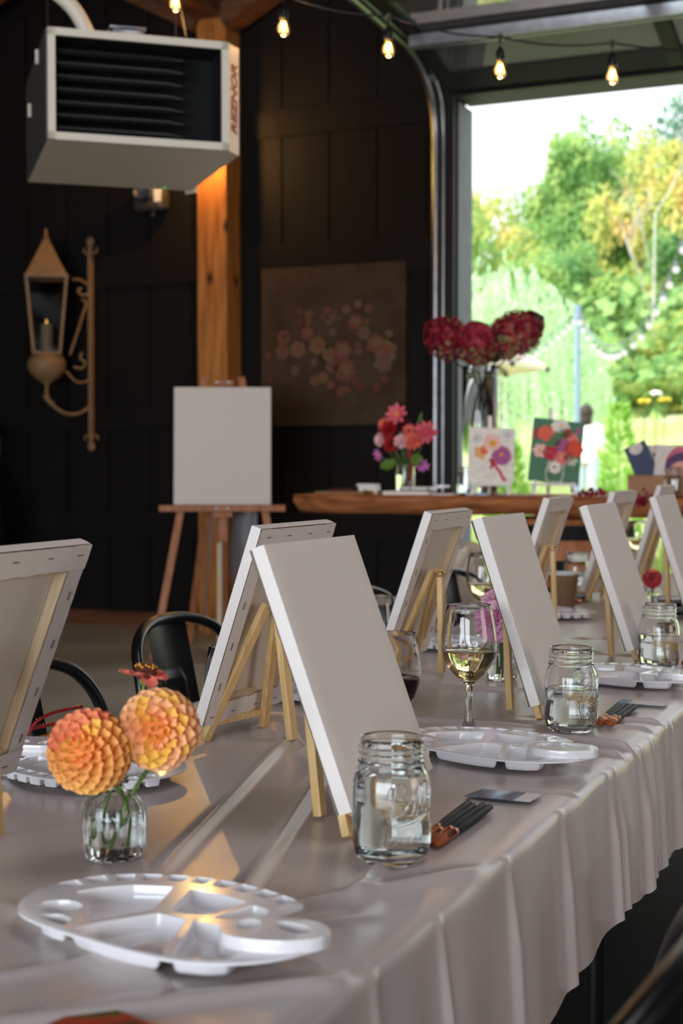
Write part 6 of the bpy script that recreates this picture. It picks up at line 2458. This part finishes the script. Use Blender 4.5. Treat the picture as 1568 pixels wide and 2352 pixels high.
for lb, px, py, d in (('left yellow flat-topped wildflower above the print box', 1478, 922, 13.5), ('right yellow flat-topped wildflower above the print box', 1524, 919, 13.2), ('pale umbel wildflower between the two yellow ones', 1505, 904, 14.0)):
    q = sp(px, py, d)
    g = gz(q.x, q.y)
    t = thing('wildflower', lb, 'flower', (q.x, q.y, g), 0, 'flat-topped wildflowers')
    b = MB()
    rnd = random.Random(px)
    for k in range(60):
        a, r_ = rnd.uniform(0, 6.28), 0.055 * math.sqrt(rnd.random())
        b.sphere((r_ * math.cos(a), r_ * math.sin(a), q.z - g + rnd.gauss(0, 0.008)), 0.012, 1)
    b.build('flower_head', FLO[1 if 'pale' in lb else 0], t, 60)
    b = MB()
    b.tube([(0, 0, 0), (0, 0, q.z - g)], 0.006, 6)
    for k in range(5):
        a = k * 1.256
        b.tube([(0, 0, q.z - g - 0.18), (0.06 * math.cos(a), 0.06 * math.sin(a), q.z - g)], 0.003, 6)
    b.build('stem', M['stem'], t, 60)

# person standing in the garden
pp = site((1346 - 784) / 3300, 24.0)
pg = gz(pp.x, pp.y)
HT = H + 123 / 3300 * 24 - pg
ks = HT / 1.68
t = thing('person', 'person with dark shoulder-length hair in a white top standing in the garden', 'person', (pp.x, pp.y, pg), R(23.7 + 155))
M['skin'] = pm('skin', S(226, 176, 150), 0.5)
verts = [(0, 0, 0.92), (0, 0, 1.10), (0, 0.01, 1.28), (0, 0.0, 1.40), (0, -0.01, 1.47), (0, -0.005, 1.54), (0, -0.012, 1.62),          # pelvis..head 0-6
         (0.16, 0, 1.36), (0.22, 0.03, 1.12), (0.16, -0.18, 1.02), (0.08, -0.26, 1.06),                                              # arm 7-10
         (-0.16, 0, 1.36), (-0.22, 0.03, 1.12), (-0.16, -0.18, 1.00), (-0.08, -0.26, 1.03),                                         # arm 11-14
         (0.09, 0, 0.86), (0.10, -0.01, 0.48), (0.10, 0.02, 0.08), (0.11, -0.12, 0.03), (-0.09, 0, 0.86), (-0.10, -0.01, 0.48), (-0.10, 0.02, 0.08), (-0.11, -0.12, 0.03)]
edges = [(0, 1), (1, 2), (2, 3), (3, 4), (4, 5), (5, 6), (3, 7), (7, 8), (8, 9), (9, 10), (3, 11), (11, 12), (12, 13), (13, 14), (0, 15), (15, 16), (16, 17), (17, 18), (0, 19), (19, 20), (20, 21), (21, 22)]
rad = [0.14, 0.125, 0.14, 0.11, 0.055, 0.075, 0.088, 0.062, 0.045, 0.036, 0.030, 0.062, 0.045, 0.036, 0.030, 0.10, 0.065, 0.042, 0.035, 0.10, 0.065, 0.042, 0.035]
for hand in (10, 14):
    base = Vector(verts[hand])
    sgn = -1 if hand == 10 else 1
    for q in range(5):
        i0 = len(verts)
        off = Vector((sgn * 0.02, -0.03, 0.028 - 0.014 * q)) if q < 4 else Vector((sgn * 0.005, -0.02, 0.04))
        tipv = off + (Vector((sgn * 0.035, -0.03, -0.004)) if q < 4 else Vector((sgn * 0.02, -0.01, 0.03)))
        verts += [tuple(base + off), tuple(base + tipv)]
        edges += [(hand, i0), (i0, i0 + 1)]
        rad += [0.010, 0.008]
me = bpy.data.meshes.new('body')
me.from_pydata([tuple(Vector(v) * ks) for v in verts], edges, [])
me.materials.append(M['skin'])
bo = child('body', me, t)
sm = bo.modifiers.new('skin', 'SKIN')
for v, r_ in zip(me.skin_vertices[0].data, rad):
    v.radius = (r_ * ks, r_ * ks)
me.skin_vertices[0].data[0].use_root = True
bo.modifiers.new('smooth', 'SUBSURF').levels = 2
bo.modifiers['smooth'].render_levels = 2
b = MB()
b.sphere((0, 0.022, 1.605), 0.118, 3, (0.92, 1.0, 1.12))
b.sphere((0, 0.060, 1.50), 0.10, 3, (1.0, 0.7, 1.3))
o = b.build('hair', pm('dark_brown_hair', S(54, 42, 40), 0.6), t, 180)
o.scale = (ks,) * 3
b = MB()
for s in (-1, 1):
    b.sphere((s * 0.032, -0.098, 1.625), 0.011, 2)
b.build('eyes', M['black_matte'], t, 60).scale = (ks,) * 3
b = MB()
b.lathe([(0, 0), (0.012, 0.002), (0.008, 0.03), (0, 0.036)], 10, (0, -0.100, 1.585))
b.build('nose', M['skin'], t, 60).scale = (ks,) * 3
b = MB()
b.sphere((0, -0.093, 1.562), 0.018, 2, (1.2, 0.4, 0.4))
b.build('mouth', pm('lips', S(190, 110, 104), 0.5), t, 60).scale = (ks,) * 3
WT = pm('white_cotton', S(248, 248, 246), 0.8)
b = MB()
b.lathe([(0.17, 0.86), (0.172, 0.95), (0.158, 1.10), (0.172, 1.26), (0.165, 1.36), (0.115, 1.425), (0.068, 1.45)], 28, flute=lambda a, z: 1 - 0.22 * abs(math.sin(a)) ** 2)
for s in (-1, 1):
    b.tube(catmull([(s * 0.11, 0, 1.385), (s * 0.175, 0.0, 1.35), (s * 0.215, 0.02, 1.22), (s * 0.225, 0.03, 1.12), (s * 0.19, -0.10, 1.06)], 5), [0.07] * 5 + [0.075] * 5 + [0.068] * 5 + [0.06] * 5 + [0.054], 14)
b.build('top', WT, t, 60).scale = (ks,) * 3
b = MB()
for s in (-1, 1):
    b.tube([(s * 0.085, 0, 0.93), (s * 0.10, -0.01, 0.48), (s * 0.10, 0.02, 0.10)], [0.108, 0.078, 0.058], 16)
b.lathe([(0.0, 0.96), (0.165, 0.96), (0.168, 0.88), (0.10, 0.82), (0, 0.82)], 24, flute=lambda a, z: 1 - 0.2 * abs(math.sin(a)) ** 2)
b.build('trousers', pm('pale_blue_trousers', S(190, 206, 220), 0.8), t, 60).scale = (ks,) * 3
